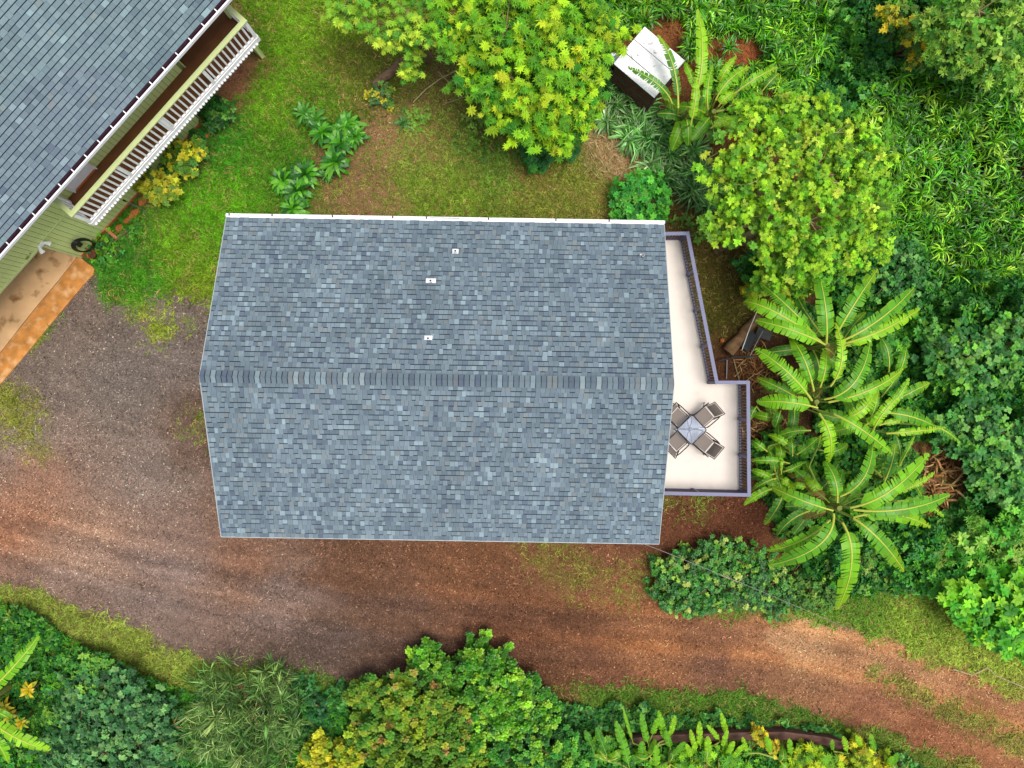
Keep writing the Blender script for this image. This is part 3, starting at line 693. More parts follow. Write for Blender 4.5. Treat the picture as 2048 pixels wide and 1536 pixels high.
# ---------------------------------------------------------------- logs, debris
def logobj(a, b, r0, r1, label, z0=.15, z1=.15, m=M_bark, nm_='log', n=10, bend=.04):
    p = np.array(W(*a, z0)); q = np.array(W(*b, z1)); pts = [p+(q-p)*t + np.array([0,0,bend*math.sin(t*9)]) + R.normal(0,.012,3) for t in np.linspace(0,1,8)]
    return tag(MB().tube(pts, np.linspace(r0, r1, 8)*(1+R.uniform(-.08,.08,8)), n, smooth=True).build(nm_, m), label, nm_.replace('_',' '))
M_logbrown = mat('brown_rotting_log', (126,96,68), .9, var=.4, scale=5, bump=.7, bscale=25)
logobj((1456,703),(1516,632), .21,.13, 'thick brown rotting log lying between the deck railing and the banana plants', .2,.2, M_logbrown)
logobj((748,172),(812,118), .15,.17, 'mossy fallen log at the lawn edge under the leftmost maple-leaved tree', .14,.16, M_bark)
x, y, z = W(1445, 681, .1); tag(MB().tube([(x,y,.02),(x,y,.05),(x,y,.10),(x,y,.13)], [.05,.08,.07,.02], 12).build('fruit', M_terra), 'small round orange fruit on the soil beside the rotting log', 'fruit')
def stick(pts, r, label, m=M_palebark, nm_='branch', grp=None):
    return tag(MB().tube([W(a,b,z) for a,b,z in pts], r, 6).build(nm_, m), label, nm_.replace('_',' '), grp)
stick([(1522,604,.2),(1498,660,.45),(1484,700,.3)], .014, 'thin white pipe leaning along the right side of the rotting log', M_white, 'pipe')
stick([(1436,722,.25),(1470,714,.3),(1510,713,.3)], .03, 'dark slate pipe lying level just below the rotting log', M_darksheet, 'pipe')
stick([(1454,720,.1),(1453,758,.1)], .02, 'short pale pipe pointing down to the jog in the deck railing', M_grey, 'pipe')
stick([(1467,718,.1),(1476,752,.1),(1479,762,.1)], .018, 'tan crooked stick beside the jog in the deck railing', M_palebark)
stick([(1526,662,.3),(1512,688,.35),(1500,712,.3)], .015, 'thin grey rod crossing the dark sheets by the rotting log', M_grey, 'pipe')
o = tag(MB().box((-.32,-.2,0),(.32,.2,.03)).build('plastic_tray', M_darksheet, None, (*W(1497,682,.2)[:2],.2)), 'dark grey plastic tray tilted against the rotting log', 'tray'); o.rotation_euler=(.25,.15,math.radians(52))
o = tag(MB().box((-.25,-.16,0),(.25,.16,.025)).build('plastic_tray', M_darksheet, None, (*W(1528,668,.12)[:2],.12)), 'darker flat plastic tray half under the lowest banana leaf by the log', 'tray'); o.rotation_euler=(.1,-.1,math.radians(-20))
stick([(915,140,.3),(880,158,.25),(850,180,.15),(826,205,.1)], .022, 'long bare branch fallen on the earth right of the mossy log', M_palebark)
stick([(876,143,.2),(893,160,.2),(908,176,.1)], .018, 'short bare branch crossing the long fallen branch', M_palebark)
stick([(890,207,.12),(912,200,.12),(934,193,.15)], .016, 'thin brown twig at the foot of the bright maple-leaved tree', M_palebark, 'twig')
stick([(960,262,.1),(975,285,.1),(990,306,.1)], .014, 'thin pale twig on the grass below the bright maple-leaved tree', M_palebark, 'twig')
stick([(1052,108+70,.2),(1054,196,.3),(1056,212,.3)], .03, 'short cut pale stem showing in the lower leaves of the bright tree', M_palebark, 'stump')
stick([(1392,1143,.6),(1420,1134,.75),(1440,1150,.8),(1475,1164,.8),(1496,1150,.75)], .018, 'crooked tan branch lying on top of the hedge right of the house', M_palebark)
stick([(1468,1163,.7),(1452,1150,.8),(1440,1133,.7)], .014, 'small tan twig forking off on top of the hedge', M_palebark, 'twig')
stick([(1905,1338,.05),(1945,1350,.06),(1975,1335,.06),(1990,1350,.06),(2048,1375,.05)], .03, 'pale exposed root running along the right verge of the drive', M_palebark, 'root')
stick([(1430,500,.25),(1460,490,.6),(1490,486,1.0),(1530,478,1.5)], [.13,.11,.10,.09], 'thick leaning bare limb near the deck corner under the yellow green tree', M_bark, 'limb')
# curved retaining board at the bottom
pts = [W(a,b,0) for a,b in ((1255,1466),(1300,1459),(1400,1456),(1480,1453),(1560,1452),(1640,1462),(1700,1478),(1760,1502),(1830,1537),(1900,1585))]
pp = []
for i in range(len(pts)-1):
    for t in np.linspace(0,1,5)[:-1]: pp.append(np.array(pts[i])*(1-t)+np.array(pts[i+1])*t)
pp = np.array(pp+[np.array(pts[-1])]); T = np.gradient(pp, axis=0); T /= np.linalg.norm(T,axis=1)[:,None]; Nn = np.stack([T[:,1],-T[:,0],0*T[:,0]],-1)
z = lambda h: np.array([0,0,h]); k = len(pp)
sec = [pp+z(-.1), pp+z(.42), pp+Nn*.05+z(.44), pp+Nn*.36+z(.20), pp+Nn*.36+z(-.1)]
v = np.vstack(sec); f = [(j*k+i, j*k+i+1, (j+1)*k+i+1, (j+1)*k+i) for j in range(4) for i in range(k-1)]
mb = MB().add(v, [q[::-1] for q in f[k-1:]]); mb.add(v, [q[::-1] for q in f[:k-1]], m=0)
tag(mb.build('retaining_wall', M_soilwall), 'low curved dark brown retaining wall below the drive at the bottom right', 'wall')

# ================================================================ vegetation
def basis(nrm, spin):
    """rotation matrices with z along nrm, turned by spin"""
    z = nrm/np.linalg.norm(nrm, axis=1)[:, None]
    a = np.tile([1.0, 0, 0], (len(z), 1)); a[np.abs(z[:, 0]) > .9] = [0, 1, 0]
    x = np.cross(a, z); x /= np.linalg.norm(x, axis=1)[:, None]; y = np.cross(z, x)
    c, s = np.cos(spin)[:, None], np.sin(spin)[:, None]
    return np.stack([x*c+y*s, -x*s+y*c, z], -1)       # columns

def scatter(mb, tmpls, pos, nrm, scale, col, spin=None, m=0, aniso=None):
    """tmpls: list of (verts, tris, vertex tint)"""
    n = len(pos); spin = R.uniform(0, 2*PI, n) if spin is None else spin
    B = basis(nrm, spin)*np.asarray(scale).reshape(-1, 1, 1)
    w = R.integers(0, len(tmpls), n)
    for k, (v, f, t) in enumerate(tmpls):
        i = np.where(w == k)[0]
        if not len(i): continue
        vv = np.einsum('nij,vj->nvi', B[i], v) + pos[i][:, None]
        cc = col[i][:, None]*t[None] if t.ndim == 2 else col[i][:, None]*t[None, :, None]
        ff = f[None] + (len(v)*np.arange(len(i)))[:, None, None]
        mb.add(vv.reshape(-1, 3), ff.reshape(-1, f.shape[1]), np.clip(cc.reshape(-1, 3), 0, 1), m)

def T_cat(parts):
    v = []; f = []; t = []; n = 0
    for a, b, c in parts: v.append(a); f.append(b+n); t.append(c); n += len(a)
    return np.vstack(v), np.vstack(f), np.concatenate(t)

def leaf1(L=1., w=.3, fold=.25, droop=.25, cut=.5):
    """pointed oval leaf along +x, folded on the midrib (quads as tris)"""
    v = np.array([(0,0,0),(L*.35,0,-.02*L),(L*.72,0,-droop*.45*L),(L,0,-droop*L),
                  (L*.25,w*.8,fold*w),(L*.62,w,fold*w-droop*.4*L),(L*.25,-w*.8,fold*w),(L*.62,-w,fold*w-droop*.4*L)], float)
    f = np.array([(0,1,4),(1,5,4),(1,2,5),(2,3,5),(0,6,1),(1,6,7),(1,7,2),(2,7,3)])
    return v, f, np.array([.92,1.,1.,1.,1.02,1.02,.98,.98])
def simple(L=1., w=.32, droop=.2):
    v = np.array([(0,0,0),(L*.5,w,.03),(L,0,-droop*L),(L*.5,-w,.03),(L*.5,0,-.05*L)], float)
    return v, np.array([(0,4,1),(4,2,1),(0,3,4),(4,3,2)]), np.array([.95,1.04,1.,.97,.95])
def turn(t, az, el=0., off=(0,0,0), s=1.):
    v, f, c = t; v = v*s
    ce, se = math.cos(el), math.sin(el); v = np.stack([v[:,0]*ce-v[:,2]*se, v[:,1], v[:,0]*se+v[:,2]*ce], -1)
    ca, sa_ = math.cos(az), math.sin(az); v = np.stack([v[:,0]*ca-v[:,1]*sa_, v[:,0]*sa_+v[:,1]*ca, v[:,2]], -1)
    return v+np.array(off), f, c
def whorl(n, leafn, el0=.1, el1=.6, s0=.8, s1=1.1):
    return T_cat([turn(leafn(), 2*PI*i/n+R.uniform(-.25,.25), R.uniform(el0, el1), (0,0,0), R.uniform(s0,s1)) for i in range(n)])
def palmate(n=7):
    """hand-shaped leaf, lobes in a fan"""
    parts = []
    for i in range(n):
        a = (i-(n-1)/2)*math.radians(235/(n-1) if n > 5 else 50); L = 1.0-.12*abs(i-(n-1)/2)
        parts.append(turn(simple(L, .15*L+.02, R.uniform(.1,.45)), a, R.uniform(-.2,.2)))
    return T_cat(parts)
def palm_spray(n=4):
    return T_cat([turn(palmate(), 2*PI*i/n+R.uniform(-.4,.4), R.uniform(-.1,.45), (0,0,0), R.uniform(.6,1.)) for i in range(n)])
def strap(L, w, el, curl, n=5, kink=.5):
    """arching ribbon leaf"""
    p = [np.zeros(3)]; e = el; yaw = 0
    for i in range(n):
        d = L/n; p.append(p[-1]+d*np.array([math.cos(e)*math.cos(yaw), math.cos(e)*math.sin(yaw), math.sin(e)])); e -= curl/n*(1+i*kink*.5); yaw += R.uniform(-.15,.15)
    p = np.array(p); ww = w*np.array([.55,.95,1.,.9,.62,.04][:n+1]) if n == 5 else w*np.linspace(1,.05,n+1)
    v = np.vstack([p+np.c_[0*ww,ww,0*ww], p-np.c_[0*ww,ww,0*ww]]); k = n+1
    f = []
    for i in range(n): f += [(i,k+i,k+i+1),(i,k+i+1,i+1)]
    return v, np.array(f), np.tile(np.linspace(.9,1.06,k), 2)
def strap_clump(n, L, w, e0=.9, e1=1.45, c0=1.2, c1=2.4):
    out = []
    for i in range(n):
        t = turn(strap(L*R.uniform(.65,1.1), w, R.uniform(e0,e1), R.uniform(c0,c1)), R.uniform(0,2*PI), 0, (R.uniform(-.05,.05)*L, R.uniform(-.05,.05)*L, 0))
        out.append((t[0], t[1], t[2]*R.choice([.45,.75,1.05,1.7])))
    return T_cat(out)
def blade_tuft(n=5):
    out = []
    for i in range(n):
        L = R.uniform(.6,1.1); a = R.uniform(0,2*PI); e = R.uniform(.15,1.1); w = .06
        b = np.array([R.uniform(-.4,.4), R.uniform(-.4,.4), 0]); d = np.array([math.cos(a)*math.cos(e), math.sin(a)*math.cos(e), math.sin(e)]); s_ = np.array([-math.sin(a), math.cos(a), 0])*w
        m_ = b+d*L*.55; t_ = m_+(d*np.array([1.2,1.2,.35]))*L*.5
        v = np.array([b+s_, b-s_, m_-s_*.8, m_+s_*.8, t_]); out.append((v, np.array([(0,1,2),(0,2,3),(3,2,4)]), np.full(5, R.uniform(.55,1.5))))
    return T_cat(out)

T_TUFT = [blade_tuft() for _ in range(14)]
T_STRAP = [strap_clump(18, 1., .034, .6, 1.4, .9, 2.8) for _ in range(8)]
T_STRAPFINE = [strap_clump(26, 1., .026, .7, 1.5, .6, 2.0) for _ in range(6)]
T_WHORL5 = [whorl(6, lambda: leaf1(1,.27), .05, .7) for _ in range(8)]
T_ROUND = [whorl(4, lambda: leaf1(1,.42,.2,.2), -.1, .4) for _ in range(8)]
T_NARROW = [whorl(8, lambda: simple(1,.13,.3), .1, .9) for _ in range(8)]
T_PALM = [palm_spray(R.integers(3,5)) for _ in range(10)]
T_LEAF = [leaf1(1,.3,.3,d) for d in (.1,.3,.5)]
T_TRI = [T_cat([turn(leaf1(1,.36,.2,.15), a+R.uniform(-.2,.2), R.uniform(-.1,.3)) for a in (0, 1.9, -1.9)]) for _ in range(6)]

def pal(cols, n, jit=.16, hue=.06, w=None):
    c = lin(cols); lum = c.mean(1, keepdims=True); c = c*np.clip(1.75-lum*5.5, 1.0, 1.6); c = c*np.concatenate([1+.1*np.clip((c[:,1:2]-c[:,0:1])/c[:,1:2]*3, -1.2, 1), np.ones((len(c),1)), np.full((len(c),1), .9)], 1); k = R.choice(len(c), n, p=w) ; c = c[k]
    return np.clip(c*(1+R.uniform(-jit, jit, (n,1)))*(1+R.uniform(-hue, hue, (n,3))), 0, 1)

LIME = [(160,206,34),(132,194,30),(184,216,42),(108,178,34),(88,160,36)]
LIME2 = [(138,198,34),(160,210,44),(112,182,34),(92,160,36),(178,212,66)]
MIDG = [(58,128,34),(84,156,36),(44,108,40),(110,178,46)]
BLUEG = [(46,108,46),(62,132,54),(36,88,38),(104,168,80)]
DEEP = [(34,92,34),(48,116,40),(28,74,30),(96,156,60)]
BRIGHT = [(56,150,34),(86,184,40),(44,124,34),(128,206,48)]
BRLIME = [(120,206,38),(92,184,36),(150,220,52),(64,150,36)]
GOLD = [(190,194,44),(150,176,42),(112,156,42),(206,200,56)]
RUSTG = [(150,168,48),(192,160,66),(110,150,48),(206,130,74),(90,140,46)]
GREYG = [(124,158,92),(98,140,76),(150,178,110),(78,120,60)]

# ---- grass
def make_grass():
    n = 240000
    x = R.uniform(-120, 2170, n); y = R.uniform(-120, 1660, n)
    d, ins = gfield(x+R.normal(0,9,n), y+R.normal(0,9,n))
    keep = R.random(n) < np.clip(d*1.05, 0, 1)*(.55+.6*fbm(x/16, y/16, 2)) ; x, y, d = x[keep], y[keep], d[keep]
    # nothing grows through the pads, walls or under the two houses
    wx, wy = (x-1024)/60, (768-y)/60
    s = (wx-LX)*.666+(wy-LY)*.746; t = (wx-LX)*.746-(wy-LY)*.666
    k = ~((t < .12) & (s < 9.0)) & ~inside([(158,500),(148,524),(-300,1060),(-200,1015),(0,776),(180,565),(194,549),(194,530),(178,515)], x, y)
    k &= ~((np.abs(wx-HX) < HL-.6) & (np.abs(wy-.1) < HW-.7)) & ~((np.abs(wx-cen[0]) < .9) & (np.abs(wy-cen[1]) < .9))
    x, y, d, wx, wy = x[k], y[k], d[k], wx[k], wy[k]; n = len(x)
    c = lin(rbf(GCOL, x, y, 4, 40))*1.38*(.74+.55*fbm(x/22, y/22, 3)[:, None])*(1+R.uniform(-.3,.3,(n,1)))*(1+R.uniform(-.06,.06,(n,3)))
    dry = R.random(n) < .10+.25*np.clip(.8-d, 0, 1); c[dry] = lin((188,170,96))*R.uniform(.6,1.0,(dry.sum(),1))
    nrm = np.c_[R.normal(0,.12,n), R.normal(0,.12,n), np.ones(n)]
    lush = fbm(x/30+5, y/30, 2)
    sc = R.uniform(.11,.22,n)*(.7+.5*d)*(.8+.5*lush)
    mb = MB(); scatter(mb, T_TUFT, np.c_[wx, wy, np.zeros(n)-.005], nrm, sc, c)
    tag(mb.build('lawn_grass', M_grass), 'short green and yellowish grass covering the lawn, yard and road verges', 'grass', kind='stuff')
make_grass()

# ---- litter on the drive: straw bits and pebbles
def make_litter():
    n = 190000; x = R.uniform(-80, 2130, n); y = R.uniform(430, 1620, n)
    d, ins = gfield(x, y); k = ins & (R.random(n) < .25+.9*fbm(x/40, y/40, 3)); x, y = x[k], y[k]
    x2 = R.uniform(640, 1560, 7000); y2 = R.uniform(140, 760, 7000); x = np.concatenate([x, x2]); y = np.concatenate([y, y2])
    wx, wy = (x-1024)/60, (768-y)/60; k = ~((np.abs(wx-HX) < HL-.6) & (np.abs(wy-.1) < HW-.7)); x, y, wx, wy = x[k], y[k], wx[k], wy[k]; n = len(x)
    base = soil_col(x, y)
    f = R.choice([.28,.55,1.6,2.4,3.6], n, p=[.26,.2,.27,.2,.07])[:, None]
    c = np.clip(base*f + np.array([.05,.035,.02])*(f > 1.2), 0, .7)
    peb = (np.array([(0,0,.5),(1,0,0),(.3,.8,0),(-.7,.6,0),(-.8,-.5,0),(.2,-.9,0)], float), np.array([(0,1,2),(0,2,3),(0,3,4),(0,4,5),(0,5,1)]), np.ones(6))
    cur = (np.array([(-2.2,0,.1),(-.8,.6,.45),(-.8,.1,.5),(.9,.65,.45),(.9,.2,.5),(2.3,-.2,.1)], float), np.array([(0,2,1),(1,2,3),(2,4,3),(3,4,5)]), np.ones(6))
    sc = R.uniform(.009,.020,n)*np.where(R.random(n) < .3, 1.6, 1.)
    mb = MB(); scatter(mb, [peb, cur, cur, cur], np.c_[wx, wy, np.full(n, .012)], np.tile([0,0,1.], (n,1)), sc, c)
    tag(mb.build('gravel_and_litter', M_dry), 'loose gravel, straw bits and wood chips strewn over the red earth drive', 'gravel', kind='stuff')
make_litter()

# ---- stretches of undergrowth
def fill(name, label, cat, polys, dens, tm, sc, cols, h0, h1, hs, mt=M_leaf, holes=(), w=None, tilt=.5, layers=1, ccol=None):
    """ground cover over an area; its top undulates between h0 and h1"""
    mb = MB()
    P = np.vstack([np.array(p, float) for p in polys]); x0, y0 = P.min(0); x1, y1 = P.max(0)
    n = int(dens*(x1-x0)*(y1-y0)/3600.0)
    x = R.uniform(x0, x1, n); y = R.uniform(y0, y1, n); q = 20*(fbm(x/30, y/30, 2)-.5)*2
    ins = np.zeros(n, bool)
    for p in polys: ins |= inside(p, x+q, y+q)
    for hx_, hy_, hr in holes: ins &= np.hypot(x-hx_, y-hy_) > hr*(.8+.4*fbm(x/10, y/10, 2))
    x, y = x[ins], y[ins]; n = len(x)
    hh = np.clip((fbm(x/hs, y/hs, 3)-.28)*2.2, 0, 1)
    z = (h0+(h1-h0)*hh) * (1 - .55*R.random(n)**2.2)
    e = 4.0; hx2 = np.clip((fbm((x+e)/hs, y/hs, 3)-.28)*2.2,0,1); hy2 = np.clip((fbm(x/hs, (y+e)/hs, 3)-.28)*2.2,0,1)
    gx = -(hx2-hh)*(h1-h0)/(e/60); gy = (hy2-hh)*(h1-h0)/(e/60)
    nrm = np.c_[gx*.8+R.normal(0,tilt,n), gy*.8+R.normal(0,tilt,n), np.ones(n)]
    s = (CAM_H)/F; wx, wy = (x-1024)*s*(1-z/CAM_H), -(y-768)*s*(1-z/CAM_H)
    c = pal(cols, n, .34, .07, w); patch = fbm(x/34+3, y/34, 3); c *= (.75+.5*patch)[:, None]
    if ccol is not None: c[:] = ccol(x, y, c)
    scatter(mb, tm, np.c_[wx, wy, z], nrm, R.uniform(sc[0], sc[1], n), c)
    return tag(mb.build(name, mt), label, cat, kind='stuff')

# strap-leaved field, upper right
fill('strap_leaf_groundcover', 'dense field of arching strap-leaved plants filling the upper right of the plot', 'groundcover',
     [[(1180,-60),(1640,-60),(1660,70),(1650,150),(1560,260),(1470,240),(1400,130),(1330,60),(1230,70),(1180,60)],
      [(1690,215),(1800,140),(2130,140),(2130,600),(1960,570),(1850,540),(1760,450),(1700,330)]],
     20, T_STRAP, (.4,.72), [(66,136,22),(98,170,28),(50,112,22),(140,204,52)], .05, .6, 50, M_gloss, holes=[(1350,50,26),(1490,110,38),(1430,105,20),(1510,95,18),(1310,110,60)], tilt=.35, w=[.35,.3,.2,.15])
# blue green vine mat on the right
fill('vine_cover', 'deep green leafy vines and creepers covering the slope on the right side', 'vines',
     [[(1640,-60),(2130,-60),(2130,170),(1800,150),(1700,230),(1620,250),(1540,250),(1640,150),(1660,60)],
      [(1700,470),(1780,440),(1880,530),(2130,570),(2130,1260),(1960,1240),(1880,1190),(1700,1190),(1600,1150),(1640,1080),(1850,1060),(1900,1000),(1840,880),(1760,760),(1650,560)],
      [(1460,520),(1600,500),(1600,560),(1500,570)]],
     290, T_TRI+T_ROUND+T_WHORL5, (.07,.16), BLUEG+MIDG, .05, 1.1, 36, M_leaf, holes=[(1885,955,56),(1870,905,30)], tilt=.55, w=[.22,.2,.14,.1,.12,.1,.08,.04],
     ccol=lambda x, y, c: c*(1+np.clip((fbm(x/45+8, y/45, 2)-.5)*2.2, -.3, .9)[:, None]*np.array([1.1,.6,.1])))
# undergrowth bottom left, bottom, and beside the strip
fill('hedge_undergrowth', 'mixed low leafy weeds filling the lower left corner below the drive', 'undergrowth',
     [[(-60,1195),(60,1225),(180,1300),(300,1360),(440,1395),(600,1400),(700,1400),(720,1600),(-60,1600)]],
     190, T_WHORL5+T_TRI, (.08,.16), DEEP+MIDG+[(60,140,50)], .05, .55, 40, M_leaf, tilt=.6, w=[.16,.18,.1,.08,.14,.14,.08,.06,.06])
fill('verge_undergrowth', 'low dark leafy weeds between the bottom grass verge and the retaining wall', 'undergrowth',
     [[(1100,1405),(1200,1412),(1350,1425),(1500,1428),(1640,1455),(1780,1505),(1900,1560),(1980,1600),(1880,1600),(1800,1540),(1700,1475),(1560,1450),(1400,1452),(1280,1458),(1180,1470),(1080,1450)]],
     230, T_TRI+T_ROUND, (.07,.14), DEEP+BLUEG, .05, .4, 30, M_leaf, tilt=.5)
fill('bank_undergrowth', 'dark leafy growth under the shrubs along the bottom edge', 'undergrowth',
     [[(640,1440),(760,1420),(1080,1440),(1190,1480),(1350,1500),(1600,1500),(1720,1520),(1800,1570),(1820,1620),(600,1620)]],
     150, T_TRI+T_WHORL5, (.1,.18), DEEP+MIDG, .0, .5, 40, M_leaf, tilt=.6)
fill('tree_foot_growth', 'dark broad-leaved seedlings under the bright maple-leaved tree and beside the shed', 'undergrowth',
     [[(890,-60),(1230,-60),(1240,60),(1215,150),(1180,230),(1150,300),(1060,310),(1010,240),(960,120)]],
     120, T_PALM, (.16,.26), DEEP+BLUEG+[(60,140,50)], .1, .8, 60, M_leaf, tilt=.5)
fill('banana_foot_growth', 'small leafy weeds growing at the feet of the banana plants', 'undergrowth',
     [[(1500,900),(1560,860),(1700,900),(1830,880),(1850,1000),(1820,1100),(1640,1110),(1560,1080),(1540,1000)],[(1600,620),(1800,600),(1830,880),(1640,900)]],
     110, T_TRI+T_WHORL5, (.1,.2), DEEP+MIDG+BLUEG, .0, .7, 40, M_leaf, tilt=.6)
fill('yard_seedlings', 'scattered soft seedlings in the yard below the bright tree', 'seedlings',
     [[(900,250),(1030,220),(1060,320),(1000,330),(910,300)],[(800,215),(860,215),(870,240),(830,270),(800,250)],[(1330,440),(1400,430),(1440,470),(1400,490)],[(1370,1090),(1420,1100),(1400,1130),(1330,1120)]],
     60, T_TRI, (.08,.14), [(104,158,50),(84,146,50),(130,170,70)], .0, .25, 30, M_leaf, tilt=.5)

# ---- individual shrubs
def lobes_pts(lobes, dens, depth=.25, low=-.2):
    """points spread through the outer layer of overlapping lobes, with outward directions"""
    P = []; Nn_ = []
    for (x, y, z_, r, rz) in lobes:
        n = int(dens*r*(r+rz)*2*PI*.5*1.6)
        u = R.normal(0,1,(n,3)); u /= np.linalg.norm(u,axis=1)[:,None]; u = u[u[:,2] > low]
        rr = 1-depth*R.random(len(u))**1.4 + R.normal(0,.05,len(u)) + .22*(fbm(u[:,0]*2.4+x*3, u[:,1]*2.4+u[:,2]*2+y*3, 2)-.5)*2
        p = u*np.array([r,r,rz])*rr[:,None]+np.array([x,y,z_]); P.append(p); Nn_.append(u/np.array([r,r,rz]))
    P = np.vstack(P); Nn_ = np.vstack(Nn_); keep = np.ones(len(P), bool)
    for (x, y, z_, r, rz) in lobes:
        q = (P-np.array([x,y,z_]))/np.array([r,r,rz]); keep &= (np.linalg.norm(q,axis=1) > .62)
    keep &= P[:,2] > .03
    return P[keep], Nn_[keep]/np.linalg.norm(Nn_[keep],axis=1)[:,None]

def shoots(lobes, per_m2, m, step, jitter, prot=.2, low=-.15):
    """leafy shoots standing out of overlapping lobes; returns leaf points, directions and place along the shoot (0 root, 1 tip)"""
    P = []; D = []; Q = []; I = []; k0 = 0
    for li, (x, y, z_, r, rz) in enumerate(lobes):
        n = int(per_m2*2*PI*r*(r+rz)*.5*1.15)+3
        u = R.normal(0,1,(n*3,3)); u[:,2] = np.abs(u[:,2])*1.0 - .25*np.abs(R.normal(0,1,n*3)); u /= np.linalg.norm(u,axis=1)[:,None]; u = u[u[:,2] > low][:n]
        ext = np.array([r,r,rz]); rr = np.clip(1+R.normal(0,prot,len(u)), .62, 1.5)
        tip = u*ext*rr[:,None]+np.array([x,y,z_])
        ok = np.ones(len(tip), bool)
        for lj, (x2,y2,z2,r2,rz2) in enumerate(lobes):
            if lj != li: ok &= np.linalg.norm((tip-np.array([x2,y2,z2]))/np.array([r2,r2,rz2]),axis=1) > .72
        ok &= tip[:,2] > .05
        tip = tip[ok]; u = u[ok]; d = u/ext; d /= np.linalg.norm(d,axis=1)[:,None]; d = d*.75+np.array([0,0,.45]); d /= np.linalg.norm(d,axis=1)[:,None]
        for j in range(m):
            b = tip - d*(step*(j+R.uniform(-.2,.2,len(tip))))[:,None] + R.normal(0, jitter, tip.shape)*(1 if j else .35)
            P.append(b); D.append(d); Q.append(np.full(len(tip), 1-j/max(m-1,1))); I.append(k0+np.arange(len(tip)))
        k0 += len(tip)
    return np.vstack(P), np.vstack(D), np.concatenate(Q), np.concatenate(I)

def limbs(mb, base, targets, r0, col, rng=None, bend=.12, sub=0):
    for t in targets:
        t = np.array(t, float); b = np.array(base, float); L = np.linalg.norm(t-b)
        k = 6; s = np.linspace(0,1,k)[:,None]
        mid = b*(1-s)+t*s; off = R.normal(0, bend*L*.35, 3); mid += np.sin(PI*s)*off; mid[:,2] += (np.sin(PI*s)[:,0])*L*.06
        mb.tube(mid, np.linspace(r0, r0*.3, k), 6, col)
        for _ in range(sub):
            q = mid[R.integers(2,k-1)]; e = q + (t-b)/L*L*R.uniform(.2,.4) + R.normal(0,.2*L,3)*np.array([1,1,.4]); mb.tube([q,(q+e)/2+R.normal(0,.03*L,3),e], [r0*.4,r0*.28,r0*.12], 5, col)

def bush(name, label, cat, lobes_px, dens, tm, sc, cols, w=None, mt=M_leaf, group=None, up=.55, jit=.5, stem=(.45,.33,.22), zfrac=None, depth=.3, tipcol=None, sub=1, r0=.03, low=-.2, trunk=None, m=4, step=None, jitter=None, tip=None, prot=.26, k=.9, zs=1.0):
    """lobes_px: (px, py, z centre, radius px, z radius)"""
    L = []
    for px, py, zc, rp, rz in lobes_px:
        zc *= zs; x, y, _ = W(px, py, zc+rz*.4); L.append((x, y, zc, rp*(CAM_H-zc-rz*.4)/F, rz))
    cx = np.mean([l[0] for l in L]); cy = np.mean([l[1] for l in L])
    if trunk: cx, cy = W(trunk[0], trunk[1], 0)[:2]
    root = thing(name, label, cat, (cx, cy, 0), 0, group)
    L = [(a-cx, b-cy, c, d, e) for a, b, c, d, e in L]
    ms = (sc[0]+sc[1])/2
    P, N_, q, sid = shoots(L, dens*k*.13, m, step or ms*.75, jitter or ms*.55, prot, low); n = len(P)
    nr = N_*(1-up)+np.array([0,0,up])+R.normal(0, jit*.5, (n,3))
    cs = pal(cols, sid.max()+1, .2, .07, w); c = cs[sid]*(1+R.uniform(-.34,.34,(n,1)))
    if tip is not None:
        tc_ = pal(tip[0], n, .12, .06); sel = (q > .8) & (R.random(sid.max()+1) < tip[1])[sid]; c[sel] = tc_[sel]
    mb = MB(); scatter(mb, tm, P, nr, R.uniform(sc[0], sc[1], n), c)
    fo = mb.build('foliage', mt, root); fo['kind'] = 'stuff'
    sm = MB(); tg_ = [P[i] for i in R.choice(n, min(n, 16+4*len(L)), replace=False)]
    limbs(sm, (0,0,0), [np.array([a,b,max(c,.1)]) for a,b,c,d,e in L], r0*1.6, lin((120,98,72)), sub=0)
    for l in L:
        near_ = [P[i] for i in R.choice(n, 40) if np.hypot(P[i][0]-l[0], P[i][1]-l[1]) < l[3]*1.05][:9]
        limbs(sm, (l[0], l[1], max(l[2]-.1,.05)), near_, r0*.8, lin((150,126,92)), sub=sub)
    sm.build('branches', M_dry, root)
    return root

# palm-lily clumps by the lawn (each leaf a part)
def mk_leafmesh(L, w, col, el=.9, curl=1.5, name='leaf'):
    v, f, t = strap(L, w, el, curl, 5); c = np.array(col)[None]*t[:, None]
    o = MB().add(v, f, c).build(name, M_gloss); me = o.data; bpy.data.objects.remove(o); return me
def rosette(name, label, cat, px, py, z, n, L, w, cols, group=None, el=(.35,1.3), curl=(1.0,2.0), heads=1, spread=.12, h=.1, pool=10):
    x, y, _ = W(px, py, z*.5); root = thing(name, label, cat, (x, y, 0), 0, group)
    ms = []
    for i in range(pool):
        c = lin(cols[i % len(cols)])*R.uniform(.7,1.0); ms.append(mk_leafmesh(L*R.uniform(.8,1.15), w*R.uniform(.85,1.15), c, R.uniform(*el), R.uniform(*curl)))
    k = 0
    for hd in range(heads):
        a0 = R.uniform(0,2*PI); ox, oy = (0,0) if heads == 1 else (spread*math.cos(hd*2.39)*math.sqrt(hd+.3), spread*math.sin(hd*2.39)*math.sqrt(hd+.3))
        MB().tube([(ox*.4,oy*.4,0),(ox,oy,h)], [.05,.04], 7, lin((110,120,70))).build('stem', M_dry, root)
        for i in range(n//heads):
            f = i/(n/heads); me = ms[R.integers(0,pool)]
            place('leaf', me, root, (ox, oy, h*.9+f*.12), (R.uniform(-.1,.1), -f*.35+R.uniform(-.1,.1), a0+i*2.4), (1-.3*f,)*3)
    return root
AG = [(56,134,28),(84,164,34),(38,104,24),(112,186,50)]
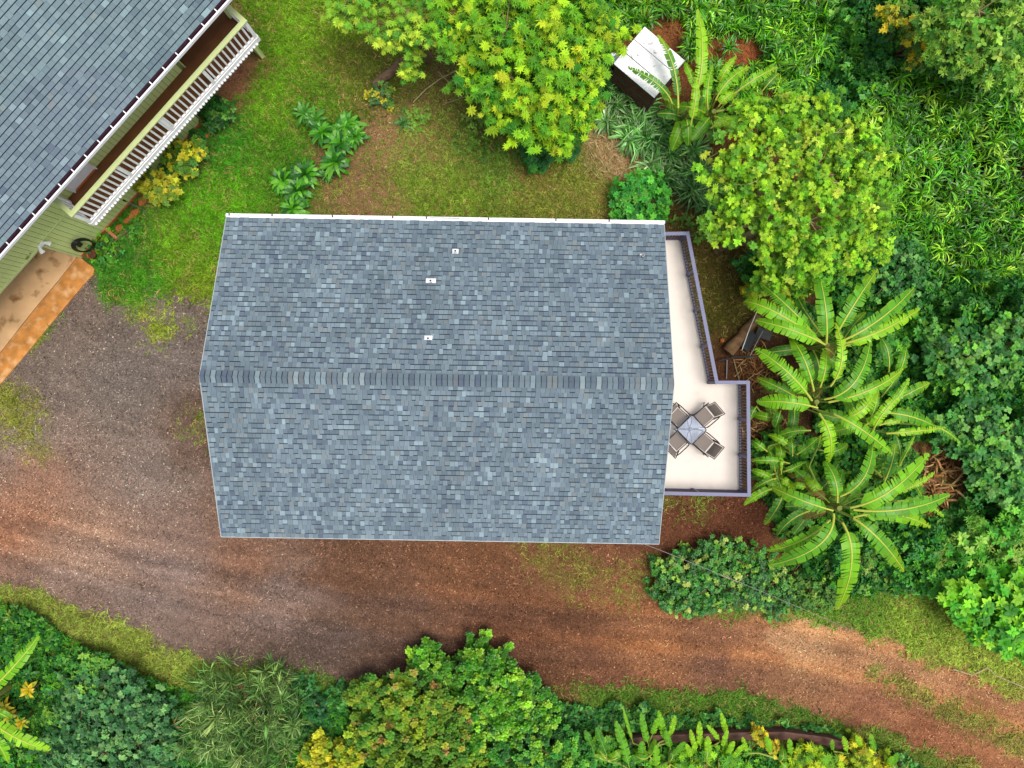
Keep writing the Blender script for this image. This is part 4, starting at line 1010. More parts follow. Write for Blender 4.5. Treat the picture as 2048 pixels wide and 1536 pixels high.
rosette('lily_clump', 'large clump of glossy strap lilies at the lawn edge, biggest of the three', 'lily plant', 668, 288, .6, 150, .74, .07, AG, 'glossy lily clumps at the lawn edge', heads=4, spread=.42, h=.35, el=(.1,1.1))
rosette('lily_clump', 'right hand extension clump of glossy lilies touching the biggest one', 'lily plant', 704, 276, .5, 56, .62, .062, AG, 'glossy lily clumps at the lawn edge', heads=2, spread=.28, h=.3)
rosette('lily_clump', 'small paler lily clump above and left of the biggest one', 'lily plant', 622, 240, .5, 50, .6, .05, [(90,160,50),(70,140,46)], 'glossy lily clumps at the lawn edge', heads=2, spread=.25, h=.2)
rosette('lily_clump', 'glossy lily clump directly above the grey roof gutter', 'lily plant', 586, 382, .6, 140, .72, .07, AG, 'glossy lily clumps at the lawn edge', heads=4, spread=.38, h=.3)
rosette('lily_clump', 'smallest lily clump, dark, in the bare soil right of the one by the gutter', 'lily plant', 656, 352, .3, 26, .45, .035, [(50,110,50),(80,150,60)], 'glossy lily clumps at the lawn edge', heads=1, h=.15)

# blue green grass clumps along the yard border
spots = [(1205,170),(1240,205),(1215,240),(1275,235),(1300,275),(1255,275),(1330,255),(1345,300),(1310,320),(1370,345),(1335,355),(1390,300),(1405,340),(1385,385),(1425,375),(1415,410),(1240,170),(1290,205),(1360,270)]
wheres = ['nearest the bright tree, first of the border row','second, just below the stack of boards','lowest at the left end, above the straw heap','just below the middle of the shed side','in the middle of the border beside the bananas',
 'above the tangle of straw, left of centre','directly right of the shed corner, darkest','right of centre beside the banana stems','at the lower side of the border above the round bush','towards the right end of the border',
 'upper right of the round green bush','at the upper right under the bananas','between bananas and the yellow green tree','low at the right end above the bare soil','touching the left limbs of the yellow green tree','last at the right end under the yellow green tree','against the left end of the shed boards','against the right end of the shed boards','under the lowest banana stem']
CLM = []
for i in range(6):
    mb = MB(); n = 4; scatter(mb, T_STRAP+T_STRAPFINE, np.c_[R.uniform(-.16,.16,n), R.uniform(-.16,.16,n), np.zeros(n)], np.c_[R.normal(0,.12,n),R.normal(0,.12,n),np.ones(n)], R.uniform(.7,1.0,n), pal([(88,156,76),(120,184,98),(68,128,62),(156,206,134)], n))
    o = mb.build('t', M_gloss); CLM.append(o.data); bpy.data.objects.remove(o)
for i, ((a, b), wh) in enumerate(zip(spots, wheres)):
    x, y, _ = W(a, b, .4)
    o = place('grass_clump', CLM[i % 6], None, (x, y, 0), (0,0,R.uniform(0,6)), (R.uniform(.8,1.15),)*3)
    tag(o, 'blue green arching grass clump, ' + wh, 'grass clump', 'blue green grass clumps along the yard border')

# round bush above the roof
bush('round_bush', 'small round bright green bush just above the right end of the roof gutter', 'bush', [(1262,398,.55,34,.5),(1305,388,.6,38,.6),(1285,412,.5,44,.5),(1285,370,.6,26,.45)], 240, T_WHORL5, (.10,.16), [(70,166,50),(96,190,60),(50,136,50)], None, up=.5)
# bright shrubs in the flower bed
bush('yellow_shrub', 'yellow leaved shrub against the pale green wall, the upper of the two', 'bush', [(352,316,.6,24,.4),(385,300,.7,22,.4),(372,326,.7,24,.4),(345,300,.6,18,.3)], 300, T_WHORL5, (.08,.13), [(196,190,44),(90,140,40),(60,110,36),(200,206,50)], [.3,.25,.25,.2], group='yellow shrubs by the green wall')
bush('yellow_shrub', 'yellow green shrub against the pale green wall, the lower of the two', 'bush', [(300,362,.7,26,.4),(328,376,.7,24,.4),(310,384,.6,20,.3)], 300, T_WHORL5, (.09,.14), [(186,184,48),(110,146,44),(80,120,40),(188,196,56)], [.35,.25,.2,.2], group='yellow shrubs by the green wall')
bush('wall_bush', 'small dark green bush at the balcony end of the flower bed', 'bush', [(412,214,.3,20,.35),(438,222,.35,24,.4),(425,240,.3,20,.3)], 300, T_TRI, (.08,.13), DEEP)
bush('creeper_patch', 'low dark creeper spreading between the hose and the lawn', 'creeper', [(215,480,.0,26,.3),(232,500,.0,22,.26),(205,520,.0,18,.22),(180,500,.0,12,.2),(262,460,.0,20,.22)], 320, T_TRI, (.07,.12), MIDG)
bush('creeper_patch', 'dark green weeds along the foot of the wall between the two yellow shrubs', 'creeper', [(335,340,.0,18,.3),(395,270,.0,22,.3),(350,345,.0,18,.25)], 320, T_TRI, (.07,.12), DEEP)

# ---- maple-leaved trees
def tree(name, label, trunk, lobes_px, dens, sc, cols, w=None, tm=None, group=None, trunk_r=.13, barkc=(150,130,96), tips=None, zt=None, depth=.55, fork=1.6, m=4, prot=.24, kk=1.0):
    bx, by, _ = W(trunk[0], trunk[1], 0); root = thing(name, label, 'tree', (bx, by, 0), 0, group)
    L = []
    for px, py, zc, rp, rz in lobes_px:
        x, y, _ = W(px, py, zc); L.append((x-bx, y-by, zc, rp*(CAM_H-zc)/F, rz))
    ms = (sc[0]+sc[1])/2
    P, N_, q, sid = shoots(L, dens*.13*kk, m, ms*.7, ms*.65, prot, -.3); n = len(P)
    nr = N_*.35+np.array([0,0,.75])+R.normal(0,.32,(n,3)); c = pal(cols, sid.max()+1, .2, .07, w)[sid]*(1+R.uniform(-.3,.3,(n,1)))
    mb = MB(); scatter(mb, tm or T_PALM, P, nr, R.uniform(sc[0], sc[1], n), c)
    cr = mb.build('crown', M_leaf, root); cr['kind'] = 'stuff'
    tm_ = MB(); cx = np.mean([l[0] for l in L]); cy = np.mean([l[1] for l in L]); fk = np.array([cx*.35, cy*.35, fork])
    tm_.tube([(0,0,-.05),(fk[0]*.3,fk[1]*.3,fork*.4),tuple(fk)], [trunk_r*1.3,trunk_r,trunk_r*.85], 9, lin(barkc)*.7)
    bc = lin(barkc)
    for l in L:
        t = np.array([l[0],l[1],l[2]-.1*l[4]]); limbs(tm_, fk, [t], trunk_r*.42, bc, sub=0)
        ii = [i for i in R.choice(n, 60) if np.linalg.norm((P[i]-t)/np.array([l[3],l[3],l[4]])) < 1.15][:9]
        limbs(tm_, t, [P[i] for i in ii], trunk_r*.16, bc*1.1, sub=1)
    tm_.build('trunk', M_dry, root)
    return root

tree('maple_leaved_tree', 'bright yellow green tree with hand-shaped leaves, top centre beside the shed', (1060,120),
     [(905,40,3.4,46,.5),(950,95,3.6,56,.6),(935,150,3.2,34,.45),(1010,60,3.9,66,.7),(1080,50,4.0,70,.8),(1020,150,3.6,66,.7),(1090,140,3.8,66,.7),(1140,90,3.6,56,.7),(1060,210,3.2,62,.6),(1120,215,3.0,60,.6),(1110,265,2.5,46,.5),(1160,165,3.0,46,.6),(1160,30,3.6,50,.6),(1210,70,3.0,40,.5),(1050,0,3.8,60,.6),(960,0,3.5,50,.6),(1005,185,3.0,36,.4)],
     100, (.13,.24), LIME+[(64,146,36)], [.22,.24,.09,.2,.15,.10], trunk_r=.14, prot=.38, m=5, kk=.85)
bush('dark_leaved_sapling', 'dark green broad-leaved sapling under the lower tip of the bright tree', 'sapling', [(1075,290,.8,30,.5),(1055,262,.8,26,.5),(1130,285,.7,20,.4),(1075,318,.5,20,.3)], 110, T_PALM, (.16,.24), [(46,120,50),(70,150,60),(36,96,46)])
tree('maple_leaved_tree', 'light green tree with hand-shaped leaves at the top edge left of the brighter one', (858,118),
     [(680,15,2.8,34,.4),(700,45,2.6,24,.35),(735,40,3.0,36,.4),(770,70,2.9,32,.4),(760,10,3.1,40,.5),(815,20,3.3,48,.5),(800,75,2.8,30,.4),(850,60,3.3,34,.45),(870,15,3.4,36,.5),(830,110,2.6,22,.35),(822,140,2.2,22,.4),(890,85,3.2,30,.4)],
     62, (.12,.20), [(150,204,54),(120,184,48),(176,214,62),(92,160,46)], None, trunk_r=.12)
tree('yellow_green_tree', 'spreading yellow green small-leaved tree right of the yard, above the bananas', (1470,490),
     [(1500,225,4.0,26,.4),(1575,200,4.2,24,.5),(1650,205,4.1,24,.45),(1500,280,3.8,50,.5),(1570,270,3.9,50,.6),(1640,275,3.9,50,.6),(1700,300,3.8,56,.6),(1470,350,3.4,54,.6),(1540,350,3.8,66,.7),(1620,350,4.1,72,.7),(1700,370,4.0,66,.7),(1735,340,3.6,40,.5),(1470,420,3.2,52,.5),(1540,430,3.5,66,.7),(1620,440,3.7,70,.7),(1700,440,3.6,60,.6),(1735,420,3.3,36,.5),(1440,460,2.8,30,.4),(1560,500,3.0,52,.5),(1640,510,3.2,54,.6),(1700,500,3.2,50,.5),(1600,555,2.7,34,.4),(1545,560,2.2,30,.4),(1745,480,3.0,30,.4),(1590,590,2.0,26,.3)],
     150, (.09,.155), LIME2+[(90,148,36)], [.24,.22,.22,.14,.08,.10], tm=T_PALM+T_WHORL5+T_TRI+T_PALM, trunk_r=.13, prot=.42, kk=.85, barkc=(196,176,130), m=5)
bush('seedling', 'small bright green and yellow sapling between the deck and the upper banana leaves', 'sapling', [(1515,568,.6,16,.3),(1500,578,.4,14,.25),(1535,560,.5,14,.3)], 120, T_PALM, (.12,.18), [(80,190,80),(170,200,50),(230,200,40)])
tree('feathery_tree', 'soft light green fine-leaved tree in the top right corner', (1980,40),
     [(1910,60,3.0,50,.5),(1960,20,3.4,60,.6),(2020,60,3.4,66,.6),(2060,10,3.4,66,.6),(1900,110,2.6,40,.4),(1960,110,3.0,50,.5),(2030,130,2.8,50,.5),(2090,90,3.0,60,.5),(1860,60,2.6,36,.4)],
     120, (.12,.2), [(96,160,50),(120,180,60),(70,134,44),(150,196,74)], None, tm=T_NARROW+T_TRI)
bush('golden_flowered_shrub', 'shrub with golden yellow flower heads near the top edge on the right', 'bush', [(1790,30,1.6,26,.4),(1820,55,1.6,24,.4),(1845,75,1.5,26,.4),(1870,95,1.4,26,.4),(1830,112,1.2,20,.3),(1860,45,1.5,24,.4)], 150, T_WHORL5, (.09,.15), [(226,196,34),(196,190,50),(70,120,44),(110,150,50)], [.34,.18,.28,.2])
bush('vine_mound', 'vine covered mound near the right edge below the strap-leaved field, upper one', 'vines', [(1900,700,.9,50,.6),(1960,740,1.0,50,.6),(2020,700,1.0,56,.6)], 190, T_TRI+T_ROUND, (.10,.17), BLUEG+[(110,180,60),(90,160,50)], group=None)
bush('vine_mound', 'vine covered mound near the right edge level with the patio table, lower one', 'vines', [(1930,860,.9,50,.6),(1990,880,1.1,56,.6),(2030,940,1.0,56,.6),(1985,960,.8,40,.5)], 190, T_TRI+T_ROUND, (.10,.17), BLUEG+[(100,170,60)], group=None)
bush('blue_green_mound', 'rounded blue green mound of small leaves right of the yellow green tree', 'bush', [(1790,520,.6,46,.7),(1820,560,.5,40,.6),(1770,560,.5,36,.5)], 300, T_ROUND, (.07,.11), BLUEG)
bush('lime_shrub', 'bright lime shrub at the right edge beside the grass verge', 'bush', [(1920,1195,1.4,28,.4),(1955,1230,1.4,34,.5),(1990,1200,1.6,40,.5),(2020,1250,1.5,36,.5),(2045,1190,1.6,44,.5),(1975,1262,1.2,24,.4),(2060,1290,1.2,30,.4),(2010,1285,1.1,18,.3)], 110, T_WHORL5, (.16,.26), BRLIME, mt=M_leaf)
bush('fern_shrub', 'soft green fern-like shrub above the lime one at the right edge', 'bush', [(1940,1110,.9,40,.5),(1990,1080,1.0,44,.5),(2040,1120,1.0,44,.5),(1890,1100,.6,36,.4),(2040,1050,.9,40,.5)], 150, T_NARROW+T_WHORL5, (.14,.22), [(90,180,50),(70,156,46),(120,196,70),(140,190,80)])

# hedge right of the house
bush('small_leaved_hedge', 'dark glossy hedge with pale leaf tips between bare earth and drive, right of the house', 'hedge',
     [(1335,1140,.35,30,.4),(1375,1135,.4,34,.45),(1420,1125,.45,38,.5),(1465,1120,.45,36,.5),(1510,1135,.4,36,.45),(1330,1180,.3,28,.4),(1370,1185,.4,36,.45),(1415,1185,.4,38,.5),(1460,1180,.4,38,.5),(1505,1180,.4,38,.45),(1550,1170,.35,36,.4),(1345,1210,.2,20,.3),(1385,1215,.25,20,.3),(1545,1205,.3,26,.3)],
     300, T_WHORL5, (.07,.115), [(46,110,36),(64,134,40),(34,86,32),(130,176,60),(176,196,96)], [.3,.3,.22,.15,.03], mt=M_gloss, depth=.35)
bush('small_leaved_hedge', 'lower scrubby continuation of the hedge under the longest banana leaf', 'hedge',
     [(1590,1150,.2,34,.4),(1625,1170,.2,34,.4),(1670,1160,.2,36,.4),(1715,1150,.2,36,.4),(1600,1195,.15,26,.3),(1650,1200,.15,24,.25),(1760,1140,.2,40,.4)], 220, T_WHORL5+T_TRI, (.07,.12), [(70,120,44),(96,150,50),(44,90,36),(150,180,80)], [.34,.32,.26,.08])
bush('verge_shrub', 'fresh mid green shrub between the banana plants and the verge on the right', 'bush', [(1800,1110,.3,44,.5),(1850,1090,.3,44,.5),(1830,1150,.2,36,.4),(1880,1150,.2,36,.4)], 200, T_TRI+T_WHORL5, (.09,.15), [(60,140,50),(90,170,54),(44,112,46)])

# bottom shrubs
TIPR = lambda P, N_, c: np.where((N_[:, 2:3]*.5+R.random((len(c),1)) > 1.22), c*np.array([1.3,.95,1.2]), c)
def whorl_tall(n=11):
    """stacked whorls of rounded leaves round an upright shoot"""
    parts = []
    for i in range(n):
        f = i/n; parts.append(turn(leaf1(1,.36,.3,.2), i*2.4, .1+f*1.0, (0,0,f*.8-.4), 1-.4*f))
    return T_cat(parts)
T_SHOOT = [whorl_tall() for _ in range(6)]
bush('round_leaved_shrub', 'large shrub with upright bright green shoots, right of the rusty tipped one', 'bush',
     [(850,1322,.9,29,.6),(885,1342,.9,27,.6),(960,1322,1.1,34,.7),(1000,1352,1.2,37,.7),(940,1362,1.1,37,.7),(1045,1392,1.1,36,.6),(1080,1412,1.0,27,.5),(980,1412,1.2,43,.7),(1030,1452,1.0,37,.6),(1090,1452,.8,25,.4),(960,1472,1.0,34,.6),(1000,1512,.8,37,.5)],
     150, T_SHOOT, (.12,.18), [(76,146,34),(100,172,40),(54,116,32),(140,200,56)], mt=M_gloss, up=.7, jit=.3, zs=.6)
bush('rusty_tipped_shrub', 'large yellow green shrub with orange tipped shoots at the bottom centre', 'bush',
     [(725,1386,1.2,29,.6),(760,1416,1.4,40,.7),(820,1386,1.4,38,.7),(870,1396,1.4,35,.7),(740,1456,1.4,36,.7),(800,1466,1.6,47,.8),(860,1456,1.6,47,.8),(910,1446,1.4,38,.7),(780,1526,1.5,44,.7),(850,1526,1.6,49,.8),(920,1516,1.4,44,.7),(720,1496,1.1,29,.5),(830,1576,1.4,52,.7),(930,1576,1.3,49,.6)],
     150, T_SHOOT, (.12,.18), [(112,156,46),(92,144,44),(140,172,50),(72,126,42)], up=.7, jit=.3, tip=([(176,160,76),(192,144,86),(176,186,62),(172,188,66)], .15), zs=.6)
bush('green_shoot_shrub', 'smaller green shrub with rounded shoots at the bottom edge right of the rusty tipped shrub', 'bush',
     [(1020,1530,.8,40,.5),(1080,1500,.8,36,.5),(1130,1510,.8,34,.5),(1160,1530,.9,34,.5),(1100,1560,.8,50,.5)], 150, T_SHOOT, (.12,.17), [(60,134,50),(96,170,66),(130,190,60),(46,104,46)], up=.7, jit=.3)
bush('golden_shrub', 'golden yellow leaved shrub at the bottom edge left of the rusty tipped shrub', 'bush', [(635,1500,.9,24,.5),(665,1515,.9,26,.5),(620,1530,.8,26,.4),(700,1500,.8,24,.4),(670,1560,.8,40,.4)], 150, T_SHOOT, (.13,.18), GOLD, up=.7, jit=.3)
def feathery(): return strap_clump(22, 1., .017, .4, 1.5, -.6, 2.4)
T_FEATH = [feathery() for _ in range(6)]
bush('feathery_shrub', 'grey green shrub of fine curling stems at the lower edge, left of centre', 'bush',
     [(430,1400,.5,40,.5),(480,1380,.6,48,.6),(530,1400,.6,48,.6),(560,1440,.5,40,.5),(500,1440,.7,54,.6),(440,1450,.6,46,.5),(480,1490,.5,50,.5),(540,1500,.5,44,.5),(400,1470,.4,34,.4)],
     80, T_FEATH, (.4,.75), [(122,168,88),(96,144,70),(152,190,112),(72,116,54)], up=.3, m=1, prot=.34)
bush('blue_green_shrub', 'dense blue green small-leaved shrub in the bottom left, largest there', 'bush',
     [(160,1400,.7,44,.5),(210,1380,.7,44,.5),(260,1400,.8,48,.6),(300,1440,.7,44,.5),(230,1450,.9,56,.6),(170,1460,.8,50,.6),(130,1510,.8,50,.5),(200,1520,.8,56,.5),(270,1500,.8,50,.5),(310,1490,.6,34,.4),(160,1560,.8,60,.5)],
     230, T_WHORL5+T_ROUND, (.08,.13), [(48,100,54),(66,124,70),(36,80,44),(104,160,92)])
bush('light_tipped_shrub', 'small shrub with pale lime shoots above the blue green one', 'bush', [(170,1345,.7,24,.4),(195,1330,.7,24,.4),(185,1370,.7,22,.4),(150,1380,.6,20,.3),(110,1440,.6,24,.3)], 200, T_WHORL5, (.09,.13), [(130,190,70),(96,160,60),(60,124,50)])
bush('weedy_shrub', 'fresh green weedy shrub between the lower verge and the rusty tipped shrub', 'bush', [(610,1400,.2,36,.4),(650,1430,.3,36,.4),(600,1450,.3,36,.4),(680,1390,.2,24,.3),(340,1500,.4,30,.4),(350,1530,.3,30,.4)], 200, T_TRI+T_NARROW, (.09,.15), [(46,112,56),(70,140,60),(36,90,50)])
CRO = [(236,210,40),(226,190,40),(196,204,50),(120,160,44)]
rosette('croton', 'yellow and orange leaved plant, the highest of the group at the lower left edge', 'croton', 78, 1368, .6, 16, .42, .07, CRO, 'yellow crotons at the lower left', heads=1, h=.8)
rosette('croton', 'broad yellow leaved croton at the very left edge under the upper banana leaf', 'croton', 20, 1400, .6, 22, .42, .06, CRO, 'yellow crotons at the lower left', heads=2, spread=.3, h=.75)
rosette('croton', 'yellow green croton right above the lower banana leaf', 'croton', 52, 1432, .6, 22, .36, .055, CRO, 'yellow crotons at the lower left', heads=2, spread=.3, h=.75)
rosette('spiky_rosette', 'small lime spiky rosette near the left edge just under the verge', 'bromeliad', 26, 1232, .3, 16, .4, .04, [(170,190,60),(110,150,50)], None, el=(.2,.9), h=.12)
rosette('spiky_rosette', 'green star-shaped plant right of the upper left banana leaf', 'bromeliad', 66, 1345, .4, 16, .4, .05, [(80,150,60),(60,120,50)], None, el=(.2,.9), h=.3)
# small ferns and tufts in the yard
rosette('grass_tuft', 'single dark pointed tuft standing in the bare patch of the yard', 'grass tuft', 806, 245, .3, 18, .5, .02, [(60,130,50),(90,150,60)], None, h=.05)
bush('yard_weed', 'yellow topped weed at the lower end of the mossy log', 'weed', [(750,190,.2,16,.3),(770,180,.2,14,.25),(772,205,.15,12,.2)], 200, T_TRI, (.08,.12), [(190,180,50),(60,110,60),(90,140,50)])

# ---- banana plants: every leaf is a part
def bez(a, b, c, n):
    t = np.linspace(0, 1, n)[:, None]; return a*(1-t)**2+2*b*t*(1-t)+c*t**2
def banana_leaf(parent, org, a, b, c, w, col, tear=.5, edge=.25, droop=.35, start=.10, tipc=None, blunt=.12, rib=1.0):
    n = 30; a, b, c = (np.array(q, float)-org for q in (a, b, c)); b = 2*b-.5*(a+c)       # pass through b
    P = bez(a, b, c, n+1); T = np.gradient(P, axis=0); T /= np.linalg.norm(T, axis=1)[:, None]
    S = np.cross(T, [0,0,1.]); S /= np.linalg.norm(S, axis=1)[:, None]+1e-9; N_ = np.cross(S, T)
    i0 = int(n*start); mb = MB(); t = (np.arange(n+1)-i0)/(n-i0)
    prof = lambda q: w*np.minimum(1, (np.maximum(q,0)/.10)**.6)*np.minimum(1, (np.maximum(1-q,0)/.35+.02)**.55)
    twist = R.uniform(-.12,.12); base_s = {1: R.uniform(-.1,.1), -1: R.uniform(-.1,.1)}
    for sd in (1, -1):
        dr = 0; gap0 = 0
        tilt = 0; V = []; Fc = []; C = []
        i = i0
        while i < n:
            k = 1 if R.random() < .5 else R.integers(2, 4); k = min(k, n-i)
            tilt = R.normal(0,.16)*tear*2; j = i+k; g0, g1 = (R.uniform(.05,.6)*tear, R.uniform(.05,.6)*tear)
            sh = .022*np.linalg.norm(c-a)
            st = np.arange(i, j+1)
            cshade = R.uniform(.78,1.2)
            for q in st:
                u = t[q]; ww = prof(u)*R.uniform(.96,1.03); lo = (g0 if q == i else 0)-(g1 if q == j else 0); sp = np.linalg.norm(P[min(q+1,n)]-P[min(q,n-1)])
                pin = P[q]; d = S[q]*sd
                dz = droop+tilt+base_s[sd]+twist*sd
                mid = pin + d*ww*.5 + N_[q]*ww*.06 - np.array([0,0,1.])*dz*ww*.16 + T[q]*(sh*.4+lo*sp*.4)
                out = pin + d*ww*.96 - np.array([0,0,1.])*dz*ww*.62 + T[q]*(sh+lo*sp)
                V += [pin, mid, out]
                cb = np.array(col)*cshade*R.uniform(.97,1.03); ce = cb*(1-edge)+np.array(lin((176,190,40)))*edge
                if tipc is not None: f_ = np.clip((u-.55)/.4,0,1)*.7; cb = cb*(1-f_)+np.array(tipc)*f_; ce = ce*(1-f_)+np.array(tipc)*f_
                C += [cb*.96, cb, ce]
            b0 = len(V)-3*len(st)
            for q in range(len(st)-1):
                o_ = b0+3*q
                for h in (0,1):
                    f_ = (o_+h, o_+h+1, o_+h+4, o_+h+3); Fc.append(f_ if sd < 0 else f_[::-1])
            i = j
        mb.add(np.array(V), np.array(Fc), np.clip(np.array(C),0,1))
    lf = mb.build('leaf', M_banana, parent)
    L = np.linalg.norm(c-a); r = np.interp(np.linspace(0,1,n+1), [0,.3,1], [.036,.026,.008])*min(1.15, .55+L*.22)*rib
    MB().tube(P[::2]+N_[::2]*.006, r[::2], 5, lin((214,222,96)) if rib > .9 else lin((160,200,70))).build('midrib', M_banana, lf)
    return lf
BC = [lin((124,196,32)), lin((98,172,38)), lin((152,214,38)), lin((74,146,46))]
def banana(label, name, cp, zc, leaves, stem_r=.11, group='banana plants beside the deck', cat='banana plant', w=.29, rib=1.0, dead=0, extra=0, exr=2.0, exz=(.8,1.8)):
    """cp crown pixel, zc crown height; leaves: base px, mid px, tip px, (z0,z1,z2), width, colour index"""
    x, y, _ = W(cp[0], cp[1], zc); org = np.array([x, y, 0.0]); root = thing(name, label, cat, (x, y, 0), 0, group)
    MB().tube([(0,0,0),(.02,.01,zc*.5),(0,0,zc*.92)], [stem_r*1.2, stem_r, stem_r*.7], 10, lin((120,128,66))).build('stem', M_dry, root)
    for (a, b, c, zz, w_, ci) in leaves:
        A, B_, C_ = W(*a, zz[0]), W(*b, zz[1]), W(*c, zz[2])
        if np.hypot(A[0]-x, A[1]-y) > .05:
            r_ = np.array(A)-org; MB().tube([(0,0,zc*.88), r_*.6+np.array([0,0,.02]), r_], [.045,.032,.026], 6, lin((170,190,90))).build('leaf_stalk', M_banana, root)
        banana_leaf(root, org, A, B_, C_, w_*.82, BC[ci], tear=R.uniform(.7,1.1), tipc=(lin((150,190,30)) if R.random() < .35 else None), rib=rib)
    for _ in range(dead):
        az = R.uniform(0,2*PI); l = R.uniform(.7,1.2); d = np.array([math.cos(az), math.sin(az)]); A = np.array([x+d[0]*.1, y+d[1]*.1, zc*.75])
        C_ = A+np.array([d[0]*l, d[1]*l, -zc*.5]); B_ = (A+C_)/2+np.array([0,0,.35])
        banana_leaf(root, org, A, B_, C_, w*.5, lin((168,128,82)), tear=1.3, edge=0, droop=.9, rib=.8)['label'] = 'dead brown hanging leaf'
    for _ in range(extra):
        az = R.uniform(0,2*PI); l = R.uniform(.5,.75)*exr; z0 = R.uniform(*exz); d = np.array([math.cos(az), math.sin(az)])
        A = np.array([x, y, z0]); C_ = A+np.array([d[0]*l, d[1]*l, R.uniform(-.3,.2)]); B_ = (A+C_)/2+np.array([0,0,R.uniform(.1,.3)])
        banana_leaf(root, org, A, B_, C_, w*R.uniform(.6,.9), BC[R.choice([1,3,0])]*R.uniform(.75,1), tear=.6)
    return root
q3 = lambda x, y: (1480+x/5.297, 540+y/5.297)
q4 = lambda x, y: (1480+x/3.34, 780+y/3.34)
q1 = lambda x, y: (1100+x/3.2, y/3.2)
H3 = (3.0,3.5,2.9); H2 = (2.9,3.1,2.2)
banana('tall banana plant nearest the yellow green tree, uppermost of the banana group', 'banana_plant', q3(960,790), 3.0, [
 (q3(900,790),q3(560,640),q3(170,535),H3,.27,0),(q3(860,760),q3(380,450),q3(45,335),(2.9,3.3,2.6),.30,0),(q3(800,700),q3(520,400),q3(215,135),(2.8,3.1,2.4),.25,1),
 (q3(915,780),q3(905,400),q3(820,-10),H3,.31,1),(q3(1010,700),q3(1230,330),q3(1460,-10),(3.0,3.4,2.7),.30,1),(q3(1060,760),q3(1480,520),q3(1840,190),(2.9,3.2,2.3),.28,1),
 (q3(1060,790),q3(1500,640),q3(1905,410),(2.8,3.2,2.4),.25,2),(q3(1060,830),q3(1320,720),q3(1560,650),(2.6,2.7,2.2),.14,2),(q3(880,700),q3(680,420),q3(590,215),(2.3,2.5,2.0),.15,3),
 (q3(1060,800),q3(1190,600),q3(1335,450),(2.6,2.8,2.5),.18,3)], extra=4, dead=3)
banana('middle banana plant with broad torn leaves, between the deck railing and the vines', 'banana_plant', q3(850,1400), 3.0, [
 (q3(760,1380),q3(500,1080),q3(165,835),H3,.30,0),(q3(780,1280),q3(680,950),q3(530,710),(2.9,3.3,2.6),.25,1),(q3(850,1240),q3(905,1030),q3(905,840),(2.8,3.1,2.7),.22,0),
 (q3(960,1230),q3(1080,930),q3(1010,560),(3.1,3.5,3.2),.19,2),(q3(900,1370),q3(1220,1180),q3(1380,740),(3.0,3.5,3.0),.29,1),(q3(940,1400),q3(1400,1260),q3(1725,1045),(2.9,3.3,2.8),.20,0),
 (q3(640,1370),q3(400,1240),q3(185,1145),(2.4,2.6,2.1),.20,1),(q3(820,1460),q3(500,1400),q3(180,1400),(2.9,3.1,2.5),.28,0),
 (q4(530,160),q4(605,320),q4(590,490),(2.9,3.1,2.3),.27,2),(q4(630,165),q4(820,270),q4(1020,430),(2.9,3.2,2.5),.26,0),(q4(690,190),q4(830,120),q4(905,-10),(2.9,3.2,2.9),.25,2)], extra=5, dead=3)
banana('lowest and largest banana plant, its longest leaf pointing down to the drive', 'banana_plant', q4(690,800), 3.1, [
 (q4(650,750),q4(635,600),q4(565,475),(2.9,3.1,2.6),.25,1),(q4(670,710),q4(830,580),q4(885,350),(2.8,3.0,2.5),.25,1),(q4(740,785),q4(1010,670),q4(1260,425),(3.1,3.6,3.0),.33,0),
 (q4(760,800),q4(1100,795),q4(1400,700),(3.0,3.4,2.8),.31,1),(q4(760,850),q4(1020,830),q4(1270,915),(2.9,3.1,2.2),.27,0),(q4(760,860),q4(940,1010),q4(1095,1210),(3.0,3.2,2.1),.31,1),
 (q4(685,890),q4(745,1150),q4(650,1465),(3.1,3.3,2.0),.35,0),(q4(625,830),q4(520,1040),q4(190,1172),(3.0,3.3,2.2),.31,1),(q4(600,870),q4(400,1010),q4(180,1070),(2.6,2.7,2.0),.22,0),
 (q4(620,805),q4(420,740),q4(215,650),(2.9,3.1,2.4),.26,1),(q4(970,700),q4(1160,640),q4(1300,550),(2.3,2.4,2.2),.13,2),(q4(1050,740),q4(1220,760),q4(1360,845),(2.0,2.1,1.7),.16,0),
 (q4(460,810),q4(340,870),q4(250,970),(2.0,2.1,1.6),.20,3)], extra=6, dead=3)
banana('slender banana plant at the back right of the banana group beside the vines', 'banana_plant', q4(930,230), 2.7, [
 (q4(870,190),q4(905,100),q4(920,-5),(2.7,3.0,2.9),.13,1),(q4(890,270),q4(960,150),q4(1100,0),(2.7,3.1,3.0),.20,2),(q4(980,290),q4(1180,275),q4(1370,250),(2.5,2.7,2.2),.14,2),
 (q4(960,150),q4(1150,180),q4(1300,245),(2.6,2.8,2.2),.24,1),(q4(930,235),q4(1050,205),q4(1140,195),(2.5,2.6,2.4),.12,2),(q4(1290,235),q4(1380,280),q4(1465,345),(2.2,2.2,1.8),.12,1),
 (q4(835,235),q4(900,200),q4(945,175),(2.7,2.8,2.7),.19,2),(q3(1575,1080),q3(1570,880),q3(1500,730),(2.4,2.7,2.6),.20,3),(q3(1670,1110),q3(1735,960),q3(1755,820),(2.4,2.7,2.5),.20,1),
 (q3(1680,1360),q3(1840,1280),q3(2010,1195),(2.4,2.6,2.3),.22,1),(q3(1540,1500),q3(1680,1340),q3(1790,1150),(2.8,3.1,3.0),.16,0),(q3(1500,1340),q3(1590,1230),q3(1690,1100),(2.5,2.8,2.7),.17,3)], extra=4, stem_r=.09)
